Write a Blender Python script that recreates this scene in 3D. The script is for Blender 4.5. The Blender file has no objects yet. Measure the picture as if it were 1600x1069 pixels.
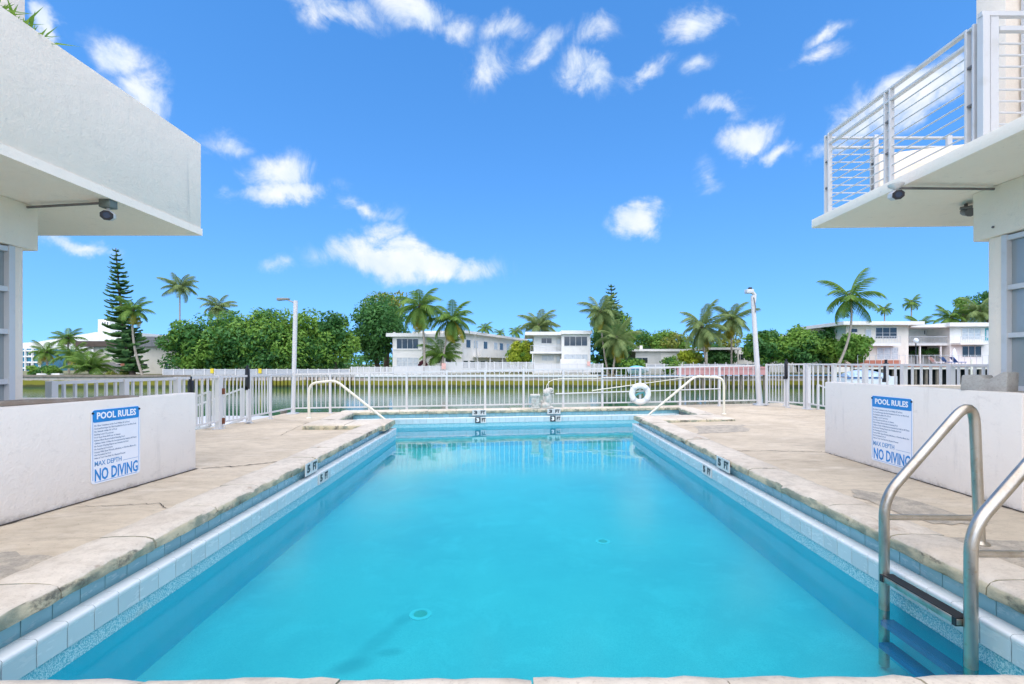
import bpy, bmesh, math, random
import numpy as np
from mathutils import Vector, Matrix, Euler

# ------------------------------------------------------------------ camera, sky, sun, exposure
SC = bpy.context.scene
COL = SC.collection
R = math.radians
FPX, VX, VY, EYE = 750.0, 812.0, 569.0, 1.08      # focal length and principal point in pixels of a 1600-wide frame, eye height

cam_d = bpy.data.cameras.new('camera')
cam = bpy.data.objects.new('camera', cam_d)
COL.objects.link(cam)
cam.location = (0, 0, EYE)
cam.rotation_euler = (R(90), 0, 0)
cam_d.sensor_width = 36.0
cam_d.lens = 36.0 * FPX / 1600.0
cam_d.shift_x = -(VX - 800.0) / 1600.0
cam_d.shift_y = (VY - 534.5) / 1600.0
cam_d.clip_start = 0.05
cam_d.clip_end = 6000
SC.camera = cam

SUN_EL, SUN_AZ = 60.0, 182.0       # azimuth clockwise from +Y: behind the camera
world = bpy.data.worlds.new('World')
SC.world = world
world.use_nodes = True
wt = world.node_tree
wt.nodes.clear()


def wn(t, **k):
    n = wt.nodes.new(t)
    for a, b in k.items():
        setattr(n, a, b)
    return n


def wmath(op, a, b=None, clamp=False):
    n = wn('ShaderNodeMath', operation=op, use_clamp=clamp)
    for i, v in enumerate((a, b)):
        if v is None:
            continue
        if isinstance(v, (int, float)):
            n.inputs[i].default_value = v
        else:
            wt.links.new(v, n.inputs[i])
    return n.outputs[0]


w_out = wn('ShaderNodeOutputWorld')
w_bg = wn('ShaderNodeBackground')
w_bg.inputs['Strength'].default_value = 0.07
w_sky = wn('ShaderNodeTexSky', sky_type='NISHITA')
w_sky.sun_disc = False
w_sky.sun_elevation = R(SUN_EL)
w_sky.sun_rotation = R(SUN_AZ)
w_sky.altitude = 0
w_sky.air_density = 1.0
w_sky.dust_density = 0.0
w_sky.ozone_density = 3.0
w_hs = wn('ShaderNodeHueSaturation')
w_hs.inputs['Saturation'].default_value = 1.27
w_hs.inputs['Value'].default_value = 1.10
w_hs.inputs['Hue'].default_value = 0.501
wt.links.new(w_sky.outputs[0], w_hs.inputs['Color'])
w_tc = wn('ShaderNodeTexCoord')
DIRV = w_tc.outputs['Generated']
# clear dry air: the pale band of the horizon is lifted out of view
w_lift = wn('ShaderNodeVectorMath', operation='MULTIPLY_ADD')
wt.links.new(DIRV, w_lift.inputs[0])
w_lift.inputs[1].default_value = (1, 1, .85)
w_lift.inputs[2].default_value = (0, 0, .22)
w_nrm = wn('ShaderNodeVectorMath', operation='NORMALIZE')
wt.links.new(w_lift.outputs[0], w_nrm.inputs[0])
wt.links.new(w_nrm.outputs[0], w_sky.inputs['Vector'])
# clouds: soft bodies at their directions in the sky, broken up by noise; thin wisps everywhere else
w_warp = wn('ShaderNodeTexNoise')
w_warp.inputs['Scale'].default_value = 7.0
w_warp.inputs['Detail'].default_value = 6.0
w_warp.inputs['Roughness'].default_value = 0.6
wt.links.new(DIRV, w_warp.inputs['Vector'])
w_sub = wn('ShaderNodeVectorMath', operation='SUBTRACT')
wt.links.new(w_warp.outputs['Color'], w_sub.inputs[0])
w_sub.inputs[1].default_value = (0.5, 0.5, 0.5)
w_sc = wn('ShaderNodeVectorMath', operation='SCALE')
w_sc.inputs['Scale'].default_value = 0.11
wt.links.new(w_sub.outputs[0], w_sc.inputs[0])
w_add = wn('ShaderNodeVectorMath', operation='ADD')
wt.links.new(DIRV, w_add.inputs[0])
wt.links.new(w_sc.outputs[0], w_add.inputs[1])
DIRW = w_add.outputs[0]

CLOUDS = [  # x, y, width, height in the frame, strength, roll in degrees
    (520, 15, 230, 70, .85, 4), (650, 18, 230, 90, 1.0, 8), (700, 48, 120, 60, .8, 10), (170, 88, 150, 90, .8, 20), (225, 140, 130, 120, 1.1, 25), (62, 30, 50, 110, 1.05, 0),
    (350, 213, 130, 55, .72, -15), (440, 265, 150, 85, 1.0, -8), (440, 297, 240, 50, .95, -10), (640, 410, 310, 70, 1.35, 4), (600, 368, 90, 46, .8, 0), (570, 328, 130, 40, .62, 15),
    (1001, 346, 88, 66, 1.25, -20), (1165, 210, 120, 80, 1.15, 5), (1120, 168, 120, 46, .68, -10), (1212, 243, 90, 36, .7, 0), (910, 122, 130, 70, .95, 22),
    (770, 108, 120, 80, .78, -30), (925, 62, 110, 80, .85, -30), (840, 75, 140, 54, .72, -28), (1012, 103, 120, 45, .74, -25), (1092, 88, 70, 50, .66, 0), (1085, 24, 150, 66, .95, 0),
    (1290, 60, 110, 40, .72, -14), (1280, 95, 150, 50, .68, 5), (1430, 140, 280, 130, 1.2, -24), (1345, 195, 160, 80, .95, -22), (1300, 238, 90, 50, .85, -10), (130, 388, 160, 45, .8, 0),
    (440, 405, 60, 36, .6, 0), (1100, 280, 60, 60, .56, -40), (790, 50, 130, 50, .66, -10),
    # the same sort of clouds going on outside the frame
    (-700, 200, 700, 260, 1.0, 10), (-300, -300, 500, 200, .9, -10), (400, -500, 600, 240, .9, 8), (1100, -600, 500, 260, .9, -12),
    (2100, 100, 700, 260, 1.0, 5), (1900, -500, 500, 240, .9, 20), (2600, 380, 700, 160, 1.1, 0), (-1300, 380, 800, 160, 1.1, 0)]
acc = None
for (px, py, cw, ch, st, roll) in CLOUDS:
    v = Vector((px - VX, FPX, VY - py))
    r = v.length
    c = v.normalized()
    ex = c.cross(Vector((0, 0, 1))).normalized()
    ez = ex.cross(c).normalized()
    a = R(roll)
    ex2 = ex * math.cos(a) - ez * math.sin(a)
    ez2 = ex * math.sin(a) + ez * math.cos(a)
    m3 = Matrix((ex2, c, ez2)).transposed()
    mp = wn('ShaderNodeMapping', vector_type='TEXTURE')
    mp.inputs['Location'].default_value = c
    mp.inputs['Rotation'].default_value = m3.to_euler()
    k = FPX / (r * r) * 0.62
    mp.inputs['Scale'].default_value = (cw * k, max(cw, ch) * k, ch * k)
    wt.links.new(DIRW, mp.inputs['Vector'])
    g = wn('ShaderNodeTexGradient', gradient_type='SPHERICAL')
    wt.links.new(mp.outputs[0], g.inputs[0])
    s = wmath('MULTIPLY', g.outputs['Fac'], st)
    acc = s if acc is None else wmath('MAXIMUM', acc, s)
w_n2 = wn('ShaderNodeTexNoise')
w_n2.inputs['Scale'].default_value = 11.0
w_n2.inputs['Detail'].default_value = 7.0
w_n2.inputs['Roughness'].default_value = 0.66
w_n2.inputs['Distortion'].default_value = 0.8
wt.links.new(DIRV, w_n2.inputs['Vector'])
nn = wmath('SUBTRACT', w_n2.outputs['Fac'], 0.5)
dens = wmath('ADD', wmath('MULTIPLY', acc, 1.75), wmath('MULTIPLY', nn, 3.6))
w_mr = wn('ShaderNodeMapRange', interpolation_type='SMOOTHSTEP')
w_mr.inputs['From Min'].default_value = 0.10
w_mr.inputs['From Max'].default_value = 1.75
wt.links.new(dens, w_mr.inputs['Value'])
# only inside a cloud's own body
body = wmath('MULTIPLY', acc, 2.0, True)
cfac = wmath('MULTIPLY', w_mr.outputs[0], body)
w_n3 = wn('ShaderNodeTexNoise')
w_n3.inputs['Scale'].default_value = 16.0
w_n3.inputs['Detail'].default_value = 4.0
wt.links.new(DIRV, w_n3.inputs['Vector'])
w_cr = wn('ShaderNodeMix', data_type='RGBA')
w_cr.inputs['A'].default_value = (2.6, 3.1, 3.7, 1)
w_cr.inputs['B'].default_value = (3.7, 3.8, 3.9, 1)
wt.links.new(wmath('MULTIPLY', wmath('SUBTRACT', w_n3.outputs['Fac'], 0.25), 2.2, True), w_cr.inputs['Factor'])
w_mix = wn('ShaderNodeMix', data_type='RGBA')
wt.links.new(cfac, w_mix.inputs['Factor'])
wt.links.new(w_hs.outputs[0], w_mix.inputs['A'])
wt.links.new(w_cr.outputs['Result'], w_mix.inputs['B'])
wt.links.new(w_mix.outputs['Result'], w_bg.inputs['Color'])
wt.links.new(w_bg.outputs[0], w_out.inputs[0])

world.cycles.sampling_method = 'MANUAL'
world.cycles.sample_map_resolution = 256

sun_d = bpy.data.lights.new('sun', 'SUN')
sun_d.energy = 1.5
sun_d.angle = R(115)        # overcast-soft: the photograph has no cast shadows
sun_d.color = (1.0, 0.855, 0.66)
sun = bpy.data.objects.new('sun', sun_d)
COL.objects.link(sun)
sv = Vector((math.sin(R(SUN_AZ)) * math.cos(R(SUN_EL)), math.cos(R(SUN_AZ)) * math.cos(R(SUN_EL)), math.sin(R(SUN_EL))))
sun.rotation_euler = (-sv).to_track_quat('-Z', 'Y').to_euler()
sun.location = sv * 50

SC.view_settings.view_transform = 'Standard'
SC.view_settings.look = 'None'
SC.view_settings.gamma = 1.0
SC.view_settings.exposure = 2.0
SC.view_settings.use_curve_mapping = False
SC.render.engine = 'CYCLES'
SC.cycles.max_bounces = 6
SC.cycles.diffuse_bounces = 4
SC.cycles.glossy_bounces = 3
SC.cycles.transmission_bounces = 3
SC.cycles.transparent_max_bounces = 8
SC.cycles.use_denoising = True
SC.cycles.use_light_tree = False


# ------------------------------------------------------------------ helpers
def V(x, y, d):
    """frame pixel at depth d -> world point"""
    return Vector(((x - VX) * d / FPX, d, EYE - (y - VY) * d / FPX))


def PZ(x, y, z):
    d = (EYE - z) * FPX / (y - VY)
    return Vector(((x - VX) * d / FPX, d, z))


ORIG = {}


class MB:
    def __init__(s):
        s.v = []
        s.f = []

    def add(s, vs, fs):
        b = len(s.v)
        s.v += [tuple(p) for p in vs]
        s.f += [tuple(i + b for i in f) for f in fs]
        return s

    def box(s, a, b):
        (x0, y0, z0), (x1, y1, z1) = [min(p, q) for p, q in zip(a, b)], [max(p, q) for p, q in zip(a, b)]
        return s.add([(x0, y0, z0), (x1, y0, z0), (x1, y1, z0), (x0, y1, z0), (x0, y0, z1), (x1, y0, z1), (x1, y1, z1), (x0, y1, z1)],
                     [(0, 3, 2, 1), (4, 5, 6, 7), (0, 1, 5, 4), (1, 2, 6, 5), (2, 3, 7, 6), (3, 0, 4, 7)])

    def bar(s, p, q, w, h, up=(0, 0, 1)):
        """rectangular bar from p to q"""
        p, q = Vector(p), Vector(q)
        t = (q - p).normalized()
        u = Vector(up)
        if abs(t.dot(u)) > .98:
            u = Vector((0, 1, 0))
        side = t.cross(u).normalized() * (w / 2)
        upv = side.cross(t).normalized() * (h / 2)
        vs = [e + side * a + upv * b for e in (p, q) for a, b in ((-1, -1), (1, -1), (1, 1), (-1, 1))]
        return s.add(vs, [(0, 1, 2, 3)[::-1], (4, 5, 6, 7), (0, 1, 5, 4), (1, 2, 6, 5), (2, 3, 7, 6), (3, 0, 4, 7)])

    def tube(s, pts, rad, n=10, caps=True):
        pts = [Vector(p) for p in pts]
        rads = rad if isinstance(rad, (list, tuple)) else [rad] * len(pts)
        rings = []
        prev = None
        for i, p in enumerate(pts):
            t = (pts[min(i + 1, len(pts) - 1)] - pts[max(i - 1, 0)]).normalized()
            if prev is None:
                a = Vector((1, 0, 0)) if abs(t.x) < .9 else Vector((0, 1, 0))
                u = (a - t * a.dot(t)).normalized()
            else:
                u = (prev - t * prev.dot(t)).normalized()
            prev = u
            w = t.cross(u)
            rings.append([p + (u * math.cos(2 * math.pi * k / n) + w * math.sin(2 * math.pi * k / n)) * rads[i] for k in range(n)])
        vs = [q for r_ in rings for q in r_]
        fs = []
        for i in range(len(pts) - 1):
            for k in range(n):
                k2 = (k + 1) % n
                fs.append((i * n + k, i * n + k2, (i + 1) * n + k2, (i + 1) * n + k))
        if caps:
            fs.append(tuple(range(n))[::-1])
            fs.append(tuple((len(pts) - 1) * n + k for k in range(n)))
        return s.add(vs, fs)

    def lathe(s, prof, c, n=16, sx=1, sy=1):
        c = Vector(c)
        vs = [(c.x + r_ * sx * math.cos(2 * math.pi * k / n), c.y + r_ * sy * math.sin(2 * math.pi * k / n), c.z + z) for r_, z in prof for k in range(n)]
        fs = [(i * n + k, i * n + (k + 1) % n, (i + 1) * n + (k + 1) % n, (i + 1) * n + k) for i in range(len(prof) - 1) for k in range(n)]
        fs += [tuple(range(n))[::-1], tuple((len(prof) - 1) * n + k for k in range(n))]
        return s.add(vs, fs)

    def prism(s, poly, off):
        """poly: list of 3D points, off: extrusion vector"""
        n = len(poly)
        poly = [Vector(p) for p in poly]
        off = Vector(off)
        vs = poly + [p + off for p in poly]
        return s.add(vs, [tuple(range(n))[::-1], tuple(range(n, 2 * n))] + [(i, (i + 1) % n, n + (i + 1) % n, n + i) for i in range(n)])

    def mesh(s, name, offset=(0, 0, 0), smooth=False, recalc=True):
        me = bpy.data.meshes.new(name)
        o = Vector(offset)
        me.from_pydata([(p[0] - o.x, p[1] - o.y, p[2] - o.z) for p in s.v], [], s.f)
        if recalc:
            bm = bmesh.new()
            bm.from_mesh(me)
            bmesh.ops.recalc_face_normals(bm, faces=bm.faces)
            bm.to_mesh(me)
            bm.free()
        if smooth:
            me.polygons.foreach_set('use_smooth', [True] * len(me.polygons))
        me.update()
        return me


def bevel_mesh(me, w, seg=2, angle=30, smooth=True):
    bm = bmesh.new()
    bm.from_mesh(me)
    es = [e for e in bm.edges if len(e.link_faces) == 2 and e.calc_face_angle(0) > R(angle)]
    bmesh.ops.bevel(bm, geom=es, offset=w, segments=seg, profile=.5, affect='EDGES')
    bm.to_mesh(me)
    bm.free()
    if smooth:
        smooth_by_angle(me)
    return me


def smooth_by_angle(me, ang=35):
    me.polygons.foreach_set('use_smooth', [True] * len(me.polygons))
    bm = bmesh.new()
    bm.from_mesh(me)
    for e in bm.edges:
        e.smooth = not (len(e.link_faces) == 2 and e.calc_face_angle(0) > R(ang))
    bm.to_mesh(me)
    bm.free()


def tag(o, label=None, cat=None, group=None, kind=None):
    if label:
        o['label'] = label
    if cat:
        o['category'] = cat
    if group:
        o['group'] = group
    if kind:
        o['kind'] = kind
    return o


def thing(name, label, cat, loc, group=None):
    o = bpy.data.objects.new(name, None)
    COL.objects.link(o)
    o.location = loc
    o.empty_display_size = .2
    ORIG[o] = Vector(loc)
    return tag(o, label, cat, group)


def obj(name, mb, m, parent=None, smooth=False, bevel=0, seg=2, kind=None, recalc=True, origin=None):
    """one mesh object; MB is in world coordinates"""
    if parent is not None:
        off = ORIG[parent]
    elif origin is not None:
        off = Vector(origin)
    else:
        a = np.array(mb.v)
        lo, hi = a.min(0), a.max(0)
        off = Vector(((lo[0] + hi[0]) / 2, (lo[1] + hi[1]) / 2, lo[2]))
    me = mb.mesh(name, off, False, recalc)
    if bevel:
        bevel_mesh(me, bevel, seg)
    elif smooth:
        smooth_by_angle(me, smooth if smooth is not True else 40)
    me.materials.append(m)
    o = bpy.data.objects.new(name, me)
    COL.objects.link(o)
    if parent is not None:
        o.parent = parent
    else:
        o.location = off
    ORIG[o] = off
    if kind:
        o['kind'] = kind
    return o


def inst(name, me, parent, loc, rot=(0, 0, 0), scale=(1, 1, 1)):
    """object sharing mesh ME, placed at world LOC under an unrotated parent"""
    o = bpy.data.objects.new(name, me)
    COL.objects.link(o)
    if parent is not None:
        o.parent = parent
        o.location = Vector(loc) - ORIG[parent]
    else:
        o.location = loc
    o.rotation_euler = rot
    o.scale = scale
    ORIG[o] = Vector(loc)
    return o


def struct(name, mb, m, **k):
    return obj(name, mb, m, kind='structure', **k)


# ------------------------------------------------------------------ materials
class NT:
    def __init__(s, name):
        s.m = bpy.data.materials.new(name)
        s.m.use_nodes = True
        s.t = s.m.node_tree
        s.t.nodes.clear()
        s.out = s.n('ShaderNodeOutputMaterial')
        s.pos = None

    def n(s, t, **k):
        x = s.t.nodes.new(t)
        for a, b in k.items():
            setattr(x, a, b)
        return x

    def put(s, sock, v):
        if isinstance(v, bpy.types.NodeSocket):
            s.t.links.new(v, sock)
        elif isinstance(v, (tuple, list)) and len(v) == 3 and sock.type == 'RGBA':
            sock.default_value = (*v, 1)
        else:
            sock.default_value = v

    def P(s):
        if s.pos is None:
            s.pos = s.n('ShaderNodeNewGeometry').outputs['Position']
        return s.pos

    def rand(s):
        return s.n('ShaderNodeObjectInfo').outputs['Random']

    def noise(s, scale, detail=4, rough=.55, vec=None, stretch=None, dist=0):
        x = s.n('ShaderNodeTexNoise')
        x.inputs['Scale'].default_value = scale
        x.inputs['Detail'].default_value = detail
        x.inputs['Roughness'].default_value = rough
        x.inputs['Distortion'].default_value = dist
        v = vec or s.P()
        if stretch:
            mp = s.n('ShaderNodeMapping')
            mp.inputs['Scale'].default_value = stretch
            s.put(mp.inputs['Vector'], v)
            v = mp.outputs[0]
        s.put(x.inputs['Vector'], v)
        return x.outputs['Fac']

    def math(s, op, a, b=0.0, clamp=False):
        x = s.n('ShaderNodeMath', operation=op, use_clamp=clamp)
        s.put(x.inputs[0], a)
        s.put(x.inputs[1], b)
        return x.outputs[0]

    def ramp(s, f, lo, hi):
        x = s.n('ShaderNodeMapRange', interpolation_type='SMOOTHSTEP')
        s.put(x.inputs['Value'], f)
        x.inputs['From Min'].default_value = lo
        x.inputs['From Max'].default_value = hi
        return x.outputs[0]

    def mix(s, f, a, b, mode='MIX'):
        x = s.n('ShaderNodeMix', data_type='RGBA', blend_type=mode)
        s.put(x.inputs['Factor'], f)
        s.put(x.inputs['A'], a)
        s.put(x.inputs['B'], b)
        return x.outputs['Result']

    def bump(s, h, strength, dist=.01):
        x = s.n('ShaderNodeBump')
        x.inputs['Strength'].default_value = strength
        x.inputs['Distance'].default_value = dist
        s.put(x.inputs['Height'], h)
        return x.outputs[0]

    def bsdf(s, col, rough=.6, metal=0, normal=None, spec=.5, **k):
        x = s.n('ShaderNodeBsdfPrincipled')
        s.put(x.inputs['Base Color'], col)
        s.put(x.inputs['Roughness'], rough)
        x.inputs['Metallic'].default_value = metal
        x.inputs['Specular IOR Level'].default_value = spec
        for a, b in k.items():
            s.put(x.inputs[a.replace('_', ' ')], b)
        if normal is not None:
            s.put(x.inputs['Normal'], normal)
        s.t.links.new(x.outputs[0], s.out.inputs[0])
        return x


def plain(name, col, rough=.6, var=.12, scale=4, bump=0, bscale=60, metal=0, col2=None, thr=(.45, .75), spec=.4, bdist=.005, fine=0):
    """colour with patchy variation towards col2, small per-object variation"""
    t = NT(name)
    c2 = col2 or tuple(x * (1 - var) for x in col)
    c = t.mix(t.ramp(t.noise(scale, 6, .6), *thr), col, c2)
    if fine:
        c = t.mix(t.math('MULTIPLY', t.ramp(t.noise(bscale * 1.7, 3, .6), .4, .8), fine), c, tuple(x * .55 for x in col))
    v = t.math('ADD', t.math('MULTIPLY', t.rand(), .10), .95)
    c = t.mix(1.0, c, v, 'MULTIPLY') if False else c
    nrm = t.bump(t.noise(bscale, 5, .6), bump, bdist) if bump else None
    t.bsdf(c, rough, metal, nrm, spec)
    return t.m


def m_stucco(name, col, stain=.35, grime=False):
    t = NT(name)
    big = t.ramp(t.noise(1.3, 5, .6), .45, .8)
    c = t.mix(t.math('MULTIPLY', big, .35), col, tuple(x * .86 for x in col))
    streak = t.ramp(t.noise(2.2, 5, .65, stretch=(3.2, 3.2, .45)), .58, .85)
    c = t.mix(t.math('MULTIPLY', streak, stain), c, (.43, .41, .38))
    spots = t.ramp(t.noise(18, 6, .7), .62, .74)
    c = t.mix(t.math('MULTIPLY', spots, .30), c, (.36, .34, .31))
    if grime:   # splashed dirt along the foot of the wall
        zz = t.n('ShaderNodeSeparateXYZ')
        t.put(zz.inputs[0], t.P())
        g = t.ramp(t.math('ADD', zz.outputs['Z'], t.math('MULTIPLY', t.noise(7, 8, .75), .30)), .20, .10)
        c = t.mix(t.math('MULTIPLY', g, .7), c, (.33, .27, .20))
    scr = t.ramp(t.noise(5, 9, .78, stretch=(1, 1, 1.6), dist=.4), .56, .72)
    c = t.mix(t.math('MULTIPLY', scr, .30), c, (.50, .46, .41))
    h = t.math('ADD', t.noise(60, 5, .65), t.math('MULTIPLY', t.noise(7, 5, .6), 2.2))
    t.bsdf(c, .85, 0, t.bump(h, .6, .006), .25)
    return t.m


M = {}
M['stucco'] = m_stucco('white_stucco', (.90, .80, .665), .6)
M['soffit'] = m_stucco('soffit_paint', (.92, .84, .72), .2)
M['lowwall'] = m_stucco('low_wall_paint', (.83, .775, .70), .45, True)


def m_deck():
    t = NT('deck_concrete')
    base = t.mix(t.ramp(t.noise(.9, 6, .62), .35, .72), (.62, .535, .405), (.49, .42, .315))
    pale = t.ramp(t.noise(1.7, 6, .6, stretch=(1.0, 2.2, 1)), .52, .74)
    base = t.mix(t.math('MULTIPLY', pale, .75), base, (.68, .605, .49))
    drk = t.ramp(t.noise(2.0, 9, .72, stretch=(.45, 1.9, 1)), .55, .76)
    base = t.mix(t.math('MULTIPLY', drk, .8), base, (.235, .205, .165))
    mid = t.ramp(t.noise(7, 9, .74, stretch=(.7, 1.5, 1)), .42, .68)
    base = t.mix(t.math('MULTIPLY', mid, .45), base, (.34, .285, .21))
    sp = t.ramp(t.noise(26, 7, .7), .60, .70)
    base = t.mix(t.math('MULTIPLY', sp, .75), base, (.20, .175, .14))
    sp2 = t.ramp(t.noise(120, 3, .6), .58, .76)
    base = t.mix(t.math('MULTIPLY', sp2, .35), base, (.30, .26, .20))
    h = t.math('ADD', t.noise(60, 6, .65), t.math('MULTIPLY', t.noise(7, 5, .6), 1.5))
    t.bsdf(base, .9, 0, t.bump(h, .45, .006), .2)
    return t.m


M['deck'] = m_deck()


def m_coping():
    t = NT('coping_stone')
    base = t.mix(t.ramp(t.noise(1.6, 6, .6), .4, .7), (.66, .60, .50), (.55, .49, .40))
    worn = t.ramp(t.noise(3.0, 8, .7, stretch=(1.4, .55, 1.2), dist=.6), .60, .70)
    base = t.mix(t.math('MULTIPLY', worn, .75), base, (.34, .26, .19))
    gr = t.ramp(t.noise(2.2, 9, .74, stretch=(1, .6, 1)), .55, .75)
    base = t.mix(t.math('MULTIPLY', gr, .55), base, (.30, .285, .24))
    mid = t.ramp(t.noise(11, 8, .72), .42, .70)
    base = t.mix(t.math('MULTIPLY', mid, .42), base, (.36, .315, .25))
    grit = t.ramp(t.noise(75, 4, .6), .56, .70)
    base = t.mix(t.math('MULTIPLY', grit, .4), base, (.33, .28, .22))
    # moss and grime live on the upright faces
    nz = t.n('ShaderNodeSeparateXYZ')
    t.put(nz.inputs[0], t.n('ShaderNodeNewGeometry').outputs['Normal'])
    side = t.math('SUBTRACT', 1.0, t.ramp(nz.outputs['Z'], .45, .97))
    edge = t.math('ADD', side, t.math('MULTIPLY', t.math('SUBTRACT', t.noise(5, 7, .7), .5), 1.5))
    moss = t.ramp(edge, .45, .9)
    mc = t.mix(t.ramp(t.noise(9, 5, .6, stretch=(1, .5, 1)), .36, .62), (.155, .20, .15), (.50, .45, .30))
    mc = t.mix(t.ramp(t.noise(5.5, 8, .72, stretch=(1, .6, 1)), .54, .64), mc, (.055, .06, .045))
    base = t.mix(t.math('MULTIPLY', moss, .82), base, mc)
    h = t.math('ADD', t.noise(45, 6, .65), t.math('MULTIPLY', t.noise(8, 6, .7), 2.0))
    t.bsdf(base, .9, 0, t.bump(h, .5, .007), .2)
    return t.m


M['coping'] = m_coping()


def m_tile(name, col, var=.07):
    t = NT(name)
    f = t.math('MULTIPLY', t.math('SUBTRACT', t.rand(), .5), 2.0)
    c = t.mix(t.math('ABSOLUTE', f), col, tuple(x * (1 - var * 1.6) for x in col))
    scum = t.ramp(t.noise(11, 5, .6, stretch=(1, 1, 3)), .52, .8)
    c = t.mix(t.math('MULTIPLY', scum, .35), c, (.66, .70, .69))
    t.bsdf(c, t.math('ADD', t.math('MULTIPLY', scum, .3), .22), 0, t.bump(t.noise(12, 3), .04, .01), .5)
    return t.m


M['tile_gutter'] = m_tile('gutter_blue_tile', (.27, .56, .65))
M['tile_face'] = m_tile('pale_blue_tile', (.50, .64, .68), .08)
M['tile_lip'] = m_tile('white_lip_tile', (.68, .74, .75), .04)
M['grout'] = plain('tile_grout', (.30, .33, .31), .9, .4, 14, .3, 60)


Z_FLOOR_ = -.62


def m_plaster():
    t = NT('pool_plaster')
    c = t.mix(t.ramp(t.noise(.8, 6, .6), .35, .72), (.78, .80, .79), (.62, .69, .72))
    c = t.mix(t.math('MULTIPLY', t.ramp(t.noise(2.6, 8, .72, dist=.5), .47, .68), .6), c, (.86, .88, .87))
    c = t.mix(t.math('MULTIPLY', t.ramp(t.noise(110, 3, .6), .42, .66), .42), c, (.46, .60, .66))
    st = t.ramp(t.noise(1.1, 5, .62, stretch=(1.6, .8, 1), dist=.8), .66, .80)
    c = t.mix(t.math('MULTIPLY', st, .18), c, (.30, .46, .53))
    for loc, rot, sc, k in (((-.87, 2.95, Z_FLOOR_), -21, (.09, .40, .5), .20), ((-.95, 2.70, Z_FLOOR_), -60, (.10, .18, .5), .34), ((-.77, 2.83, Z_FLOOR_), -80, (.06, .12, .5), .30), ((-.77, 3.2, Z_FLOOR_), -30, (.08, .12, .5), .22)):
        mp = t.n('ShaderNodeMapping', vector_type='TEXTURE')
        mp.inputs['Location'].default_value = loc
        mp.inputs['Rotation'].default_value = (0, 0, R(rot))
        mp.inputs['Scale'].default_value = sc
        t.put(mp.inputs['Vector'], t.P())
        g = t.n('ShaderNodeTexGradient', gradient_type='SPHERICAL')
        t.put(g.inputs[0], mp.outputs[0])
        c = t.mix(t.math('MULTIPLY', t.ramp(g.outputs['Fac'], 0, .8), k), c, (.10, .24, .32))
    t.bsdf(c, .8, 0, t.bump(t.noise(120, 3), .3, .003), .2)
    return t.m


M['plaster'] = m_plaster()


def m_band():
    t = NT('speckled_waterline')
    c = t.mix(t.ramp(t.noise(150, 3, .6), .40, .60), (.08, .40, .50), (.42, .68, .73))
    c = t.mix(t.math('MULTIPLY', t.ramp(t.noise(3, 5, .6), .62, .8), .4), c, (.45, .45, .38))
    t.bsdf(c, .75, 0, t.bump(t.noise(150, 3), .5, .004), .3)
    return t.m


M['band'] = m_band()
M['pool_wall'] = plain('pool_wall_deepened', (.03, .64, .84), .7, .2, 2, .2, 80, col2=(.03, .58, .78), fine=.12)  # deeper than the floor: missing sky reflection put into the wall colour


def m_water():
    t = NT('pool_water')
    h = t.math('ADD', t.noise(1.6, 3, .5), t.math('MULTIPLY', t.noise(7, 3, .5), .16))
    nrm = t.bump(h, .07, .05)
    tr = t.n('ShaderNodeBsdfTransparent')
    t.put(tr.inputs[0], (.185, .78, .845))
    gl = t.n('ShaderNodeBsdfGlossy')
    ysp = t.n('ShaderNodeSeparateXYZ')
    t.put(ysp.inputs[0], t.P())
    # a breath of wind roughens the open water; it lies calm in the lee of the far edge
    wind = t.ramp(t.math('SUBTRACT', t.math('MULTIPLY', t.noise(.5, 3), 1.2), ysp.outputs['Y']), -6.9, -4.8)
    t.put(gl.inputs['Roughness'], t.math('ADD', t.math('MULTIPLY', wind, .17), .010))
    t.put(gl.inputs['Color'], (.95, .95, .95))
    t.put(gl.inputs['Normal'], nrm)
    fr = t.n('ShaderNodeFresnel')
    fr.inputs['IOR'].default_value = 1.45
    t.put(fr.inputs['Normal'], nrm)
    # scattering in the water itself
    df = t.n('ShaderNodeBsdfDiffuse')
    t.put(df.inputs['Color'], (.04, .50, .58))
    m0 = t.n('ShaderNodeMixShader')
    m0.inputs[0].default_value = .06
    t.t.links.new(tr.outputs[0], m0.inputs[1])
    t.t.links.new(df.outputs[0], m0.inputs[2])
    ms = t.n('ShaderNodeMixShader')
    t.put(ms.inputs[0], fr.outputs[0])
    t.t.links.new(m0.outputs[0], ms.inputs[1])
    t.t.links.new(gl.outputs[0], ms.inputs[2])
    t.t.links.new(ms.outputs[0], t.out.inputs[0])
    return t.m


M['water'] = m_water()


def m_canal():
    t = NT('canal_water')
    h = t.math('ADD', t.noise(.55, 5, .55, stretch=(.5, 1.6, 1)), t.math('MULTIPLY', t.noise(2.6, 4, .6, stretch=(.6, 1.8, 1)), .35))
    t.bsdf((.022, .115, .065), .05, 0, t.bump(h, .10, .12), .22, IOR=1.333)
    return t.m


M['canal'] = m_canal()
M['white_metal'] = plain('white_painted_metal', (.63, .625, .61), .38, .10, 9, 0, 60, col2=(.66, .66, .64), thr=(.55, .8))
M['rail_metal'] = plain('weathered_white_railing', (.58, .60, .61), .42, .2, 7, .15, 50, col2=(.52, .53, .52), thr=(.5, .75))
M['cream_metal'] = plain('aged_cream_rail', (.78, .74, .60), .35, .2, 9, 0, 60, col2=(.58, .45, .28), thr=(.62, .8))
M['rust'] = plain('rusty_hinge', (.20, .07, .03), .8, .4, 25, .3, 60)
M['black'] = plain('black_plastic', (.018, .019, .024), .4, .3, 10)
M['grey_metal'] = plain('grey_conduit', (.17, .17, .17), .5, .3, 10)
M['box_green'] = plain('junction_box', (.13, .16, .14), .55, .3, 20)


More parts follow.
